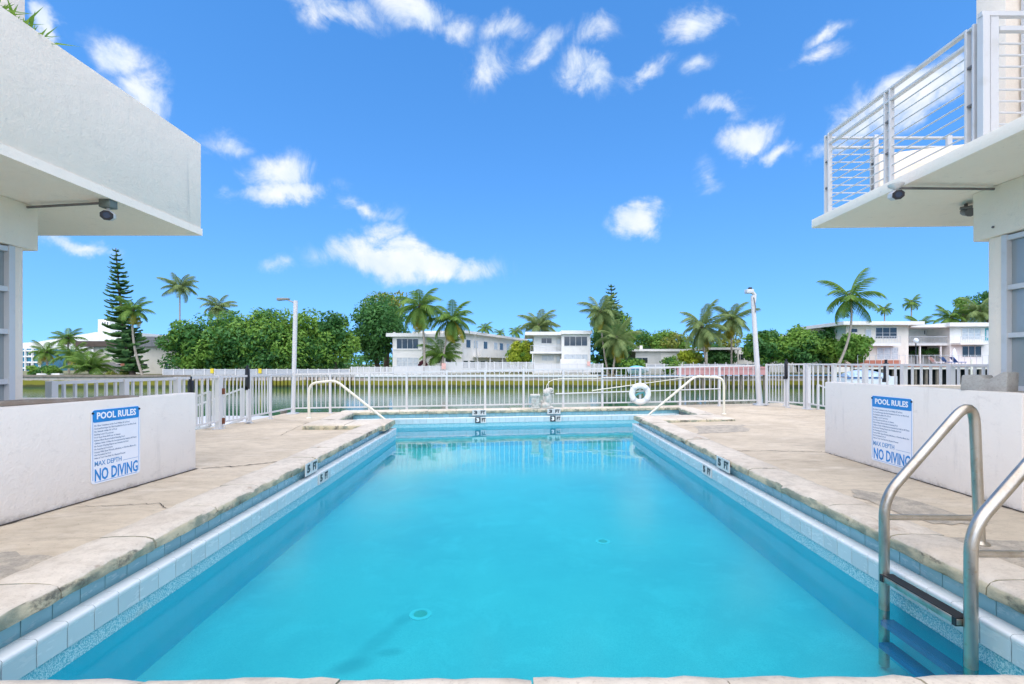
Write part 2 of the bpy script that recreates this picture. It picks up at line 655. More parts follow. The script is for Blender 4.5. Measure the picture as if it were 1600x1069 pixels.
def m_steel():
    t = NT('brushed_steel')
    c = t.mix(t.ramp(t.noise(9, 6, .65, stretch=(1, 1, .5)), .42, .72), (.50, .47, .41), (.34, .305, .25))
    c = t.mix(t.math('MULTIPLY', t.ramp(t.noise(30, 5, .6), .6, .75), .6), c, (.40, .30, .20))
    t.bsdf(c, t.math('ADD', t.math('MULTIPLY', t.noise(40, 4), .25), .20), .9, t.bump(t.noise(70, 3), .06, .004))
    return t.m


M['steel'] = m_steel()
M['sign_white'] = plain('sign_white', (.78, .82, .88), .35, .05, 6)
M['sign_blue'] = plain('sign_blue', (.015, .24, .62), .35, .1, 12)
M['sign_ink'] = plain('sign_ink', (.10, .30, .58), .4, .2, 40)
M['sign_grey'] = plain('sign_small_print', (.30, .38, .50), .5, .2, 40)
M['white_ink'] = plain('white_lettering', (.86, .87, .88), .4, .02, 9)
M['marker'] = plain('marker_plate', (.62, .63, .61), .3, .15, 20)
M['ink'] = plain('black_lettering', (.05, .052, .055), .4, .3, 60)
M['wood'] = plain('weathered_board', (.22, .18, .14), .85, .5, 6, .5, 30, col2=(.38, .35, .31))
M['grey_conc'] = plain('grey_concrete', (.40, .39, .36), .9, .3, 5, .5, 40, col2=(.27, .26, .24), fine=.5)
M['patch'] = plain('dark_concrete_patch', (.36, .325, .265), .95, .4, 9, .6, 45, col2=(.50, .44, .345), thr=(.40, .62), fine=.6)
M['crack'] = plain('dark_line', (.07, .06, .05), .95, .4, 8)
M['stone'] = plain('carved_stone', (.60, .57, .51), .9, .3, 12, .5, 40, col2=(.36, .33, .28), fine=.4)
M['ring'] = plain('life_ring_white', (.80, .79, .75), .45, .1, 8)
M['rope'] = plain('rope_teal', (.12, .42, .42), .8, .2, 30)


def m_glass(name, col, tr=.35):
    t = NT(name)
    a = t.n('ShaderNodeBsdfTransparent')
    t.put(a.inputs[0], (.80, .86, .88))
    b = t.bsdf(col, .04, 0, t.bump(t.noise(1.2, 2), .02, .05), .8)
    ms = t.n('ShaderNodeMixShader')
    ms.inputs[0].default_value = tr
    t.t.links.new(b.outputs[0], ms.inputs[1])
    t.t.links.new(a.outputs[0], ms.inputs[2])
    t.t.links.new(ms.outputs[0], t.out.inputs[0])
    return t.m


M['glass'] = m_glass('window_glass', (.36, .41, .43), .25)
M['dark_glass'] = plain('dark_window_glass', (.035, .045, .05), .08, .5, .8, spec=.6)
M['curtain'] = plain('curtained_glass', (.55, .60, .62), .25, .35, 3.0, spec=.5)
M['teal'] = plain('teal_door_paint', (.10, .40, .44), .5, .2, 5)
M['house_white'] = plain('house_white_paint', (.80, .79, .74), .8, .12, 1.2, .1, 20)
M['house_cream'] = plain('house_cream_paint', (.78, .74, .64), .8, .12, 1.2, .1, 20)
M['house_grey'] = plain('house_pale_grey', (.62, .63, .60), .8, .12, 1.2)
M['roof_white'] = plain('roof_edge_white', (.78, .77, .73), .7, .15, 1.5)
M['roof_dark'] = plain('dark_roof', (.10, .075, .06), .85, .3, 2)
M['roof_grey'] = plain('grey_roof', (.26, .27, .28), .85, .3, 2)
M['shade_fill'] = plain('painted_shade', (.02, .022, .022), .8, .3, 2)  # near-black colour that stands for deep shade
M['terracotta'] = plain('terracotta_patio', (.42, .18, .12), .85, .25, 2)
M['pink_dock'] = plain('pink_dock_boards', (.56, .28, .26), .85, .3, 1.5, col2=(.42, .20, .19))
M['pile'] = plain('dock_pile', (.22, .19, .15), .9, .4, 3)
M['blue_glass'] = plain('blue_facade', (.05, .22, .33), .2, .5, 1.0)
M['boat_white'] = plain('boat_white', (.80, .82, .84), .3, .1, 2)
M['boat_blue'] = plain('boat_cover_blue', (.05, .16, .40), .6, .3, 3)
M['boat_teal'] = plain('boat_cover_teal', (.16, .48, .62), .6, .2, 3)
M['boat_pale'] = plain('boat_cover_pale_blue', (.40, .52, .66), .6, .3, .8, col2=(.08, .20, .44))
M['yellow'] = plain('yellow_sign', (.72, .56, .03), .5, .1, 5)
M['mesh'] = plain('far_fence_mesh', (.42, .44, .45), .6, .25, 3)
M['flag'] = plain('faded_flag', (.72, .42, .36), .8, .3, 4)


def m_seawall():
    t = NT('seawall_concrete')
    z = t.n('ShaderNodeSeparateXYZ')
    t.put(z.inputs[0], t.P())
    wob = t.math('ADD', z.outputs['Z'], t.math('MULTIPLY', t.math('SUBTRACT', t.noise(.6, 5, .6, stretch=(1, 1, 2)), .5), .5))
    c = t.mix(t.ramp(t.noise(1.5, 5, .6), .4, .7), (.55, .50, .43), (.46, .35, .28))
    c = t.mix(t.ramp(wob, -.95, -1.12), c, (.22, .21, .03))
    c = t.mix(t.ramp(wob, -1.50, -1.75), c, (.07, .08, .03))
    t.bsdf(c, .9, 0, None, .2)
    return t.m


M['seawall'] = m_seawall()
M['land'] = plain('bank_soil_and_grass', (.16, .17, .07), .95, .4, .6, col2=(.30, .26, .18))


def m_leaf(name, a, b, c3, scale=.5, trans=.35):
    t = NT(name)
    c = t.mix(t.ramp(t.noise(scale, 4, .6), .35, .65), a, b)
    c = t.mix(t.math('MULTIPLY', t.ramp(t.noise(scale * 3.3, 3, .6), .55, .75), .8), c, c3)
    p = t.bsdf(c, .55, 0, None, .3)
    tl = t.n('ShaderNodeBsdfTranslucent')
    t.put(tl.inputs[0], c)
    ms = t.n('ShaderNodeMixShader')
    ms.inputs[0].default_value = trans
    t.t.links.new(p.outputs[0], ms.inputs[1])
    t.t.links.new(tl.outputs[0], ms.inputs[2])
    t.t.links.new(ms.outputs[0], t.out.inputs[0])
    return t.m


M['leaf'] = m_leaf('leaf_green', (.12, .26, .04), (.22, .39, .06), (.34, .45, .09))
M['leaf_dark'] = m_leaf('leaf_dark_green', (.045, .15, .04), (.09, .24, .055), (.17, .34, .07))
M['leaf_olive'] = m_leaf('leaf_olive', (.19, .24, .045), (.28, .31, .06), (.33, .27, .06))
M['leaf_lime'] = m_leaf('leaf_lime', (.30, .42, .035), (.42, .48, .045), (.20, .34, .035))
M['leaf_pine'] = m_leaf('needle_green', (.15, .29, .10), (.20, .36, .12), (.28, .38, .11), 1.2, .4)
M['palm'] = m_leaf('palm_green', (.14, .27, .05), (.20, .34, .06), (.30, .36, .08), 1.0)
M['palm_grey'] = m_leaf('palm_grey_green', (.19, .28, .09), (.27, .36, .13), (.36, .38, .14), 1.0)
M['palm_yellow'] = m_leaf('palm_yellowing', (.55, .46, .07), (.42, .42, .07), (.56, .34, .08), 1.0)
M['bark'] = plain('grey_bark', (.24, .20, .16), .9, .4, 3)
M['bark_dark'] = plain('dark_bark', (.10, .075, .055), .9, .4, 3)
M['bark_palm'] = plain('palm_trunk', (.36, .31, .25), .9, .4, 5)


# ------------------------------------------------------------------ deck and pool
def dz(x, y):
    """the deck falls a little towards the seawall corner"""
    t = min(max((y - 7.0) / 3.2, 0), 1)
    t = t * t * (3 - 2 * t)
    return t * (.0097 * x + .007)


Z_COP, Z_LIP, Z_TILE, Z_WATER, Z_FLOOR = .08, -.083, -.205, -.287, -.62
LOOP = [(2.11, 1.632), (-2.03, 1.600), (-2.25, 8.75), (-3.25, 8.72), (-3.42, 10.10), (3.65, 11.24), (3.52, 9.60), (2.21, 9.42)]
LOOP = [Vector((a, b, 0)) for a, b in LOOP]


def patch(mb, c, nu, nv):
    c = [Vector((a, b, 0)) for a, b in c]
    b0 = len(mb.v)
    for j in range(nv + 1):
        for i in range(nu + 1):
            u, v = i / nu, j / nv
            p = c[0] * (1 - u) * (1 - v) + c[1] * u * (1 - v) + c[2] * u * v + c[3] * (1 - u) * v
            mb.v.append((p.x, p.y, dz(p.x, p.y)))
    for j in range(nv):
        for i in range(nu):
            k = b0 + j * (nu + 1) + i
            mb.f.append((k, k + 1, k + nu + 2, k + nu + 1))


mb = MB()
patch(mb, [(-9, -8), (-2.15, -8), (-2.27, 4.3), (-9, 4.3)], 4, 4)
patch(mb, [(-2.15, -8), (2.3, -8), (2.3, 1.3), (-2.15, 1.3)], 2, 2)
patch(mb, [(-5.35, 4.3), (-2.27, 4.3), (-2.42, 8.2), (-5.35, 8.2)], 6, 10)
patch(mb, [(-5.35, 8.2), (-3.45, 8.2), (-3.6, 10.27), (-5.35, 9.98)], 5, 8)
patch(mb, [(-5.35, 9.98), (6.75, 11.94), (6.75, 12.4), (-5.35, 11.05)], 20, 3)
patch(mb, [(2.3, -8), (9, -8), (9, 4.3), (2.33, 4.3)], 4, 4)
patch(mb, [(2.33, 4.3), (6.75, 4.3), (6.75, 9.0), (2.41, 9.0)], 6, 10)
patch(mb, [(3.75, 9.0), (6.75, 9.0), (6.75, 11.94), (3.85, 11.46)], 5, 8)
deck = struct('pool_deck', mb, M['deck'], recalc=False)
mb = MB()
mb.box((-5.33, 4.3, -2.6), (-5.13, 11.0, -.09))
mb.box((6.5, 4.3, -2.6), (6.73, 12.3, -.02))
mb.prism([(-5.33, 10.9, -2.6), (6.73, 12.2, -2.6), (6.73, 12.2, -.03), (-5.33, 10.9, -.12)], (0, .12, 0))
struct('deck_retaining_wall', mb, M['grey_conc'])


def sheet(name, pts, m, z=.004, kind='structure', parent=None):
    b = MB()
    b.v = [(p[0], p[1], dz(p[0], p[1]) + z) for p in pts]
    b.f = [tuple(range(len(pts)))]
    o = obj(name, b, m, parent, recalc=False)
    if parent is None and kind:
        o['kind'] = kind
    return o


rng = random.Random(3)


def ragged(pts, k=5, amp=.05):
    out = []
    for i in range(len(pts)):
        a, b = Vector(pts[i]), Vector(pts[(i + 1) % len(pts)])
        for j in range(k):
            p = a.lerp(b, j / k)
            out.append((p.x + rng.uniform(-amp, amp), p.y + rng.uniform(-amp, amp)))
    return out


sheet('concrete_patch', ragged([(-2.42, 1.8), (-2.45, 2.62), (-3.0, 2.78), (-3.35, 2.5), (-3.35, 1.8)], 6, .03), M['patch'], parent=deck)
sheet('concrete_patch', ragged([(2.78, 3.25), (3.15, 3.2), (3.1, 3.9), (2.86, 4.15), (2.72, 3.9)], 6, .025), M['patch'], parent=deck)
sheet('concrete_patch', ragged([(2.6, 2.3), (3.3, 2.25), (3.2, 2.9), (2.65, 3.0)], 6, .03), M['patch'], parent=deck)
sheet('concrete_patch', ragged([(2.75, 7.4), (3.7, 7.7), (3.9, 8.35), (3.0, 8.3)], 5, .05), M['patch'], z=.003, parent=deck)


def crack(pts, w=.006, n=24, amp=.02):
    L, Rr = [], []
    P = [Vector(p) for p in pts]
    for i in range(n + 1):
        s = i / n * (len(P) - 1)
        k = min(int(s), len(P) - 2)
        p = P[k].lerp(P[k + 1], s - k) + Vector((rng.uniform(-amp, amp), rng.uniform(-amp, amp)))
        t = (P[k + 1] - P[k]).normalized()
        nrm = Vector((-t.y, t.x))
        a = w * rng.uniform(.3, 1.3)
        L.append(p + nrm * a)
        Rr.append(p - nrm * a)
    b = MB()
    b.v = [(p.x, p.y, dz(p.x, p.y) + .006) for p in L + Rr]
    b.f = [(i, i + 1, n + 2 + i, n + 1 + i) for i in range(n)]
    o = obj('crack', b, M['crack'], deck, recalc=False)
    return o


crack([(-3.3, 4.95), (-2.9, 5.1), (-2.55, 5.4)], .012)
crack([(2.65, 5.95), (3.2, 5.95), (3.72, 5.9)], .008)
crack([(-2.5, 3.5), (-2.8, 3.7), (-3.35, 3.62)], .004)
crack([(-4.9, 9.6), (-4.0, 9.1), (-3.6, 7.2)], .004)
crack([(4.4, 10.4), (5.1, 9.6), (6.2, 9.3)], .006)

pool = thing('swimming_pool', 'T-shaped blue swimming pool with pale tiles and weathered coping', 'pool', (0, 5.5, Z_FLOOR))
pool['kind'] = 'structure'
del pool['category']


def off_loop(d):
    """the loop moved outwards by d"""
    n = len(LOOP)
    out = []
    for i in range(n):
        a, b, c = LOOP[i - 1], LOOP[i], LOOP[(i + 1) % n]
        t1, t2 = (b - a).normalized(), (c - b).normalized()
        n1, n2 = Vector((-t1.y, t1.x, 0)), Vector((-t2.y, t2.x, 0))
        m_ = (n1 + n2)
        m_ = m_ / (1 + n1.dot(n2))
        out.append(b + m_ * d)
    return out


def flat(mb, loop, z):
    b = len(mb.v)
    mb.v += [(p.x, p.y, z) for p in loop]
    mb.f.append(tuple(range(b, b + len(loop)))[::-1])


def wall(mb, loop, z0, z1):
    n = len(loop)
    b = len(mb.v)
    mb.v += [(p.x, p.y, z0) for p in loop] + [(p.x, p.y, z1) for p in loop]
    for i in range(n):
        j = (i + 1) % n
        mb.f.append((b + i, b + j, b + n + j, b + n + i))


mb = MB()
flat(mb, off_loop(.05), Z_FLOOR)
o = obj('pool_floor', mb, M['plaster'], pool, recalc=False)
mb = MB()
wall(mb, off_loop(.010), Z_FLOOR - .02, Z_WATER - .002)
obj('pool_wall', mb, M['pool_wall'], pool, recalc=False)
mb = MB()
wall(mb, off_loop(.008), Z_WATER - .002, Z_TILE + .02)
obj('waterline_band', mb, M['band'], pool, recalc=False)
mb = MB()
wall(mb, off_loop(.012), Z_TILE - .01, Z_LIP - .03)
flat(mb, off_loop(.085), Z_LIP - .03)
mb.f.pop()
l0, l1 = off_loop(.012), off_loop(.13)
b = len(mb.v)
mb.v += [(p.x, p.y, Z_LIP - .03) for p in l0] + [(p.x, p.y, Z_LIP - .035) for p in l1]
for i in range(8):
    j = (i + 1) % 8
    mb.f.append((b + i, b + j, b + 8 + j, b + 8 + i))
wall(mb, off_loop(.118), Z_LIP - .05, .045)
obj('grout_bed', mb, M['grout'], pool, recalc=False)
# steps in the two arms of the T
for s, x0, x1, ya, yb in ((1, -3.35, -2.95, 8.74, 10.1), (1, -2.95, -2.6, 8.76, 10.2), (1, 3.2, 3.6, 9.5, 11.2), (1, 2.85, 3.2, 9.5, 11.1)):
    zt = -.36 if abs(x0) > 3.1 or x1 > 3.4 else -.47
    mb = MB()
    mb.box((x0, ya, Z_FLOOR - .01), (x1, yb, zt))
    obj('pool_step', mb, M['plaster'], pool, bevel=.01)
# submerged ledge line at the shallow end
mb = MB()
mb.prism([(-3.3, 9.55, Z_FLOOR), (3.5, 10.65, Z_FLOOR), (3.5, 10.65, -.50), (-3.3, 9.55, -.50)], (0, .55, 0))
obj('pool_step', mb, M['plaster'], pool)

TS = .1445
lipm = MB()
prof = [(-.004, -.022), (-.005, -.010), (.000, -.003), (.008, 0), (.080, 0), (.086, -.004), (.088, -.05), (.004, -.05)]
lipm.prism([(-TS / 2 + .0017, y, z) for y, z in prof], (TS - .0034, 0, 0))
ME_LIP = lipm.mesh('lip_tile')
smooth_by_angle(ME_LIP, 50)
ME_LIP.materials.append(M['tile_lip'])
hface = (Z_LIP - .0245) - Z_TILE
ME_FACE = bevel_mesh(MB().box((-TS / 2 + .0024, -.002, -hface), (TS / 2 - .0024, .011, 0)).mesh('wall_tile'), .0015, 1)
ME_FACE.materials.append(M['tile_face'])
ME_GUT = bevel_mesh(MB().box((-TS / 2 + .0024, -.008, -.15), (TS / 2 - .0024, .004, 0)).mesh('gutter_tile'), .0015, 1)
ME_GUT.materials.append(M['tile_gutter'])

SEGS = [(1, 2, 0), (7, 0, 0), (4, 5, 0), (2, 3, 1), (6, 7, 1), (3, 4, 1), (5, 6, 1)]
g_loop = off_loop(.114)
for i, j, minor in SEGS:
    a, b = LOOP[i], LOOP[j]
    t = (b - a).normalized()
    L = (b - a).length
    n = int(round(L / TS))
    ang = math.atan2(t.y, t.x)
    for k in range(n):
        p = a + t * ((k + .5) * L / n)
        if p.y < 1.75:
            continue
        inst('lip_tile', ME_LIP, pool, (p.x, p.y, Z_LIP), (0, 0, ang), (L / n / TS, 1, 1))
        if not minor:
            inst('wall_tile', ME_FACE, pool, (p.x, p.y, Z_LIP - .0245), (0, 0, ang), (L / n / TS, 1, 1))
    a, b = g_loop[i], g_loop[j]
    t = (b - a).normalized()
    L = (b - a).length
    n = int(round(L / TS))
    if minor:
        continue
    for k in range(n):
        p = a + t * ((k + .5) * L / n)
        if p.y < 1.75:
            continue
        inst('gutter_tile', ME_GUT, pool, (p.x, p.y, .042), (0, 0, ang), (L / n / TS, 1, 1))


def coping_run(a, b, w, fillet=.05, stone=.61, z=Z_COP, ext0=0., ext1=0.):
    """coping stones laid from a to b, pool on the clockwise side"""
    t = (b - a).normalized()
    nrm = Vector((-t.y, t.x, 0))
    a, b = a - t * ext0 + nrm * .055, b + t * ext1 + nrm * .055
    L = (b - a).length
    n = max(1, int(round(L / stone)))
    for k in range(n):
        s0, s1 = k * L / n + .003, (k + 1) * L / n - .003
        if (a + t * s1).y < 1.3 and abs(t.y) > .5:
            continue
        sub = 10
        prof = [(.05, -.004), (.012, -.004), (-.006, .006), (-.006, .044), (.010, .068), (.045, .079), (w * .35, .083), (w * .7, .081), (w - .035, .074), (w + .01, .04), (w + fillet, -.01), (w + fillet, -.03), (w * .5, -.03)]
        prof = [(y, zz + z - .08) for y, zz in prof]
        if fillet < .03:
            prof[8:] = [(w - .03, z - .003), (w - .004, z - .025), (w, z - .06), (w, -.03), (w * .5, -.03)]
        m_ = MB()
        dzk, dyk = rng.uniform(-.003, .003), rng.uniform(-.004, .004)
        for q in range(sub + 1):
            s = s0 + (s1 - s0) * q / sub
            e = .004 if q in (0, sub) else 0
            for i, (y, zz) in enumerate(prof):
                amp = .0055 if 1 <= i <= 4 else (.004 if i in (5, 8, 9, 10) else .001)
                jy, jz = rng.uniform(-amp, amp), rng.uniform(-amp, amp) * .6
                if i in (2, 3) and rng.random() < .12:
                    jy += rng.uniform(.004, .014)
                p = a + t * s + nrm * (y + jy + dyk)
                zq = zz + jz + dzk - (e if 3 <= i <= 9 else 0)
                m_.v.append((p.x, p.y, zq))
        N = len(prof)
        for q in range(sub):
            for i in range(N):
                j = (i + 1) % N
                m_.f.append((q * N + i, q * N + j, (q + 1) * N + j, (q + 1) * N + i))
        m_.f += [tuple(range(N)), tuple(sub * N + i for i in range(N))[::-1]]
        obj('coping_stone', m_, M['coping'], pool, smooth=50)


W = .35
coping_run(LOOP[1], LOOP[2], W, .06, ext1=-.0)
coping_run(LOOP[7], LOOP[0], W, .06)
coping_run(LOOP[4], LOOP[5], W, .02, ext0=.35, ext1=.35)
coping_run(LOOP[2], LOOP[3], .74, .004, .55, ext0=-.003, ext1=.36)
coping_run(LOOP[6], LOOP[7], .74, .004, .55, ext0=.36, ext1=-.003)
coping_run(LOOP[3], LOOP[4], W, .02, .7, ext0=-.003, ext1=-.003)
coping_run(LOOP[5], LOOP[6], W, .02, .7, ext0=-.003, ext1=-.003)
coping_run(LOOP[0], LOOP[1], .34, .03, ext0=.4, ext1=.4)

mb = MB()
flat(mb, off_loop(.006), Z_WATER)
wobj = struct('pool_water', mb, M['water'], recalc=False)
for p in wobj.data.polygons:
    pass
wobj.data.flip_normals() if wobj.data.polygons[0].normal.z < 0 else None

# drains on the pool floor
for x, y, s in ((657, 961, .075), (942, 847, .07)):
    c = PZ(x, y, Z_FLOOR)
    d_ = thing('pool_drain', 'greenish floor drain with a pale ring, ' + ('under the nearer open water' if y > 900 else 'paler one farther along the pool floor'), 'drain', c, 'drains in the pool floor')
    mb = MB()
    mb.lathe([(s * 1.0, 0), (s * 1.0, .008), (s * .66, .010), (s * .62, .004)], c, 18)
    obj('ring', mb, plain('drain_ring', (.95, .96, .95), .5), d_)
    mb = MB()
    mb.lathe([(s * .62, .001), (s * .6, .006), (.02, .009)], c, 18)
    obj('grate', mb, plain('drain_grate', (.50, .62, .50), .6), d_)


# ------------------------------------------------------------------ lettering
def text_mesh(txt, size, bold=0.0, align='CENTER', sx=1.0, res=2):
    cu = bpy.data.curves.new('lettering', 'FONT')
    cu.body = txt
    cu.size = size
    cu.offset = bold
    cu.align_x = align
    cu.align_y = 'CENTER'
    cu.resolution_u = res
    cu.extrude = .0006
    ob = bpy.data.objects.new('lettering', cu)
    COL.objects.link(ob)
    bpy.context.view_layer.update()
    me = bpy.data.meshes.new_from_object(ob.evaluated_get(bpy.context.evaluated_depsgraph_get()))
    bpy.data.objects.remove(ob)
    bpy.data.curves.remove(cu)
    if sx != 1.0:
        for v in me.vertices:
            v.co.x *= sx
    return me


def put_text(name, txt, parent, size, at, u, v, m, bold=0.0, align='CENTER', fitw=None, res=2):
    """lettering on a plane spanned by u (reading direction) and v (up)"""
    me = text_mesh(txt, size, bold, align, 1.0, res)
    xs = [q.co.x for q in me.vertices]
    wd = max(xs) - min(xs)
    k = fitw / wd if fitw else 1.0
    u, v = Vector(u).normalized(), Vector(v).normalized()
    nrm = u.cross(v)
    at = Vector(at) - ORIG[parent]
    for q in me.vertices:
        c = q.co.copy()
        q.co = at + u * (c.x * k) + v * c.y + nrm * c.z
    me.materials.clear()
    me.materials.append(m)
    o = bpy.data.objects.new(name, me)
    COL.objects.link(o)
    o.parent = parent
    ORIG[o] = ORIG[parent]
    return o


def panel(mb, at, u, v, w, h, th, r_=0.0, n=5):
    """rounded plate, AT its lower left corner"""
    u, v = Vector(u).normalized(), Vector(v).normalized()
    nrm = u.cross(v)
    at = Vector(at)
    pts = []
    for cx, cy, a0 in ((w - r_, r_, -90), (w - r_, h - r_, 0), (r_, h - r_, 90), (r_, r_, 180)):
        for k in range(n + 1 if r_ else 1):
            a = R(a0 + 90 * k / n)
            pts.append(at + u * (cx + r_ * math.cos(a)) + v * (cy + r_ * math.sin(a)))
    mb.prism(pts, nrm * th)
    return mb


def depth_marker(lines, at, u, w, h, label, inverse=False):
    """tile plate with black lettering set upright at AT (centre)"""
    u = Vector(u).normalized()
    v = Vector((0, 0, 1))
    nrm = u.cross(v)
    at = Vector(at)
    t = thing('depth_marker', label, 'depth marker', at, 'depth marker tiles on the pool edge')
    gap = .003
    wd = w / 2
    for k in range(2):
        mb = MB()
        panel(mb, at - u * (w / 2) + u * (k * wd + gap) - v * (h / 2), u, v, wd - 2 * gap, h, .008)
        obj('tile', mb, M['ink'] if (inverse and k == 0) else M['marker'], t)
    for k, s in enumerate(lines):
        put_text('lettering', s, t, h * .82, at + u * ((k - .5) * wd) + nrm * .0095, u, v, M['white_ink'] if (inverse and k == 0) else M['ink'], .006 * h / .12, fitw=wd * (.5 if len(s) == 1 else .66))
    return t


def edge_pt(i, j, d):
    a, b = LOOP[i], LOOP[j]
    s = (d - a.y) / (b.y - a.y)
    return a.lerp(b, s)


tl = (LOOP[2] - LOOP[1]).normalized()
p = edge_pt(1, 2, 4.99)
depth_marker(('5', 'FT'), (p.x - .035, p.y, .005), tl, .31, .125, 'white 5 FT depth tile hanging on the mossy coping above the gutter, solid-parapet side')
p = edge_pt(1, 2, 5.22)
depth_marker(('5', 'FT'), (p.x + .004, p.y, -.145), tl, .28, .115, 'worn 5 FT depth tile low by the water, solid-parapet building side')
tr_ = (LOOP[0] - LOOP[7]).normalized()
p = edge_pt(7, 0, 5.16)
depth_marker(('5', 'FT'), (p.x + .035, p.y, .005), tr_, .34, .125, 'white 5 FT depth tile hanging on the mossy coping above the gutter, steel ladder side')
p = edge_pt(7, 0, 5.52)
depth_marker(('5', 'FT'), (p.x - .004, p.y, -.145), tr_, .28, .115, 'worn 5 FT depth tile low by the water, steel ladder side')
tf = (LOOP[5] - LOOP[4]).normalized()
nf = Vector((tf.y, -tf.x, 0))
for x, who in ((749, 'clear of the stone pot'), (866, 'below the stone lion')):
    for zz, inv, w_, hh, dx, lab in ((0.015, False, .31, .12, 0, 'white 3 FT tile on the far coping '), (-.145, True, .25, .125, 2, 'black and white 3 FT tile set low ')):
        # ray through the column x meets the far edge
        k = (x + dx - VX) / FPX
        a = LOOP[4]
        s = (k * a.y - a.x) / (tf.x - k * tf.y)
        q = a + tf * s + nf * (.008 if inv else -.035)
        depth_marker(('3', 'FT'), (q.x, q.y, zz), tf, w_, hh, lab + who, inv)


# ------------------------------------------------------------------ low walls and pool rule signs
def low_wall(p0, p1, th, h, label, drop=0.0, ext=0.0, top_skew=0.0):
    a, b = Vector((*p0, 0)), Vector((*p1, 0))
    t = (b - a).normalized()
    a = a - t * ext
    nrm = Vector((-t.y, t.x, 0)) * th
    mb = MB()
    mb.add([a, b, b + nrm, a + nrm, a + Vector((0, 0, h)), b + Vector((0, 0, h + top_skew)), b + nrm + Vector((0, 0, h + top_skew)), a + nrm + Vector((0, 0, h))],
           [(0, 3, 2, 1), (4, 5, 6, 7), (0, 1, 5, 4), (1, 2, 6, 5), (2, 3, 7, 6), (3, 0, 4, 7)])
    o = obj('low_wall', mb, M['lowwall'], bevel=.012)
    return tag(o, label, 'wall', 'low white walls beside the deck'), t


lw, lt = low_wall((-3.465, 3.2), (-3.33, 4.94), .13, .787, 'low white stucco wall with a weathered board lying along its top', ext=3.0)
rw, rt = low_wall((3.73, 5.87), (3.665, 3.50), .14, .865, 'low white stucco wall carrying a grey notched concrete block on top')
# ragged dark line along the foot of each wall
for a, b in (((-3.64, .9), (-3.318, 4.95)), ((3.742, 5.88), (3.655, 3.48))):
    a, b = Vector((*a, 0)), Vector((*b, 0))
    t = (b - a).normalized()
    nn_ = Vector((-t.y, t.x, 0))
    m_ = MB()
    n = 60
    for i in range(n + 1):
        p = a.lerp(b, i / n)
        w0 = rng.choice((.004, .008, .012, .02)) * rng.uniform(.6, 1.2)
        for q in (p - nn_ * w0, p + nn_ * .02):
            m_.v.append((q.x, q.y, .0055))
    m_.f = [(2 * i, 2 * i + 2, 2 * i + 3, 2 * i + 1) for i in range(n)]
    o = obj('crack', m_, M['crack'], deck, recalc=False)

RULES = ['No Glass Containers in the Pool Within 50\' of Pool', 'Food and Beverages Are Not Permitted in Pool or on Wet Deck', 'No Animals within 50\' of Pool', 'Bathing Load 15 persons',
         'Pool Open from 8:00 a.m. to Sunset', 'Bathers Must Shower before Entering Pool', 'Children Under 14 Must Be Accompanied by Adult at All Times', 'No Persons Wearing Diapers are Permitted in Pool',
         'No Running in Pool Area', 'Persons With Open Wounds, Infections, or Diarrhea Illness Are', 'Not Permitted in Pool', 'Swim at Your Own Risk, No Lifeguard Present']
RULE_W = [.80, .97, .50, .42, .58, .68, .98, .77, .40, .97, .36, .70]


def rules_sign(at, u, w, h, label):
    u = Vector(u).normalized()
    v = Vector((0, 0, 1))
    nrm = u.cross(v)
    at = Vector(at)
    s = thing('pool_rules_sign', label, 'sign', at, 'pool rules signs')
    mb = panel(MB(), at + nrm * .002, u, v, w, h, .004, .03)
    obj('plate', mb, M['sign_white'], s)
    # blue outline
    mb = MB()
    for x0, y0, x1, y1 in ((.012, .03, .0155, h - .06), (w - .0155, .03, w - .012, h - .06), (.03, .012, w - .03, .0155)):
        panel(mb, at + nrm * .006 + u * x0 + v * y0, u, v, x1 - x0, y1 - y0, .0006)
    obj('border', mb, M['sign_blue'], s)
    hh = .10 * h / .6
    mb = panel(MB(), at + nrm * .006 + u * .012 + v * (h - hh - .006), u, v, w - .024, hh, .0012, .018)
    obj('header', mb, M['sign_blue'], s)
    put_text('lettering', 'POOL RULES', s, .075, at + u * (w / 2) + v * (h - hh / 2 - .006) + nrm * .0078, u, v, M['white_ink'], .0022, fitw=w * .80)
    y = h - hh - .032
    dy = (h * .475) / 12
    for k, line in enumerate(RULES):
        fw = RULE_W[k] * (w - .055)
        me_at = at + u * (.026 + fw / 2) + v * (y - dy * k) + nrm * .0068
        put_text('lettering', line, s, dy * .80, me_at, u, v, M['sign_grey'], .0004, fitw=fw, res=1)
    put_text('lettering', 'MAX DEPTH', s, .056 * h / .6, at + u * (.026 + w * .27) + v * (h * .266) + nrm * .0068, u, v, M['sign_ink'], .0006, fitw=w * .53)
    mb = panel(MB(), at + nrm * .006 + u * (w * .62) + v * (h * .24), u, v, w * .33, .003, .0006)
    obj('border', mb, M['sign_ink'], s)
    put_text('lettering', 'NO DIVING', s, .135 * h / .6, at + u * (w / 2 + .002) + v * (h * .108) + nrm * .0068, u, v, M['sign_blue'], .0032, fitw=w * .88)
    for x, yy in ((.012, h - .03), (w - .012, h - .03)):
        c = at + u * x + v * yy + nrm * .006
        mb = MB()
        mb.tube([c, c + nrm * .006], .009, 8)
        obj('screw', mb, M['black'], s)


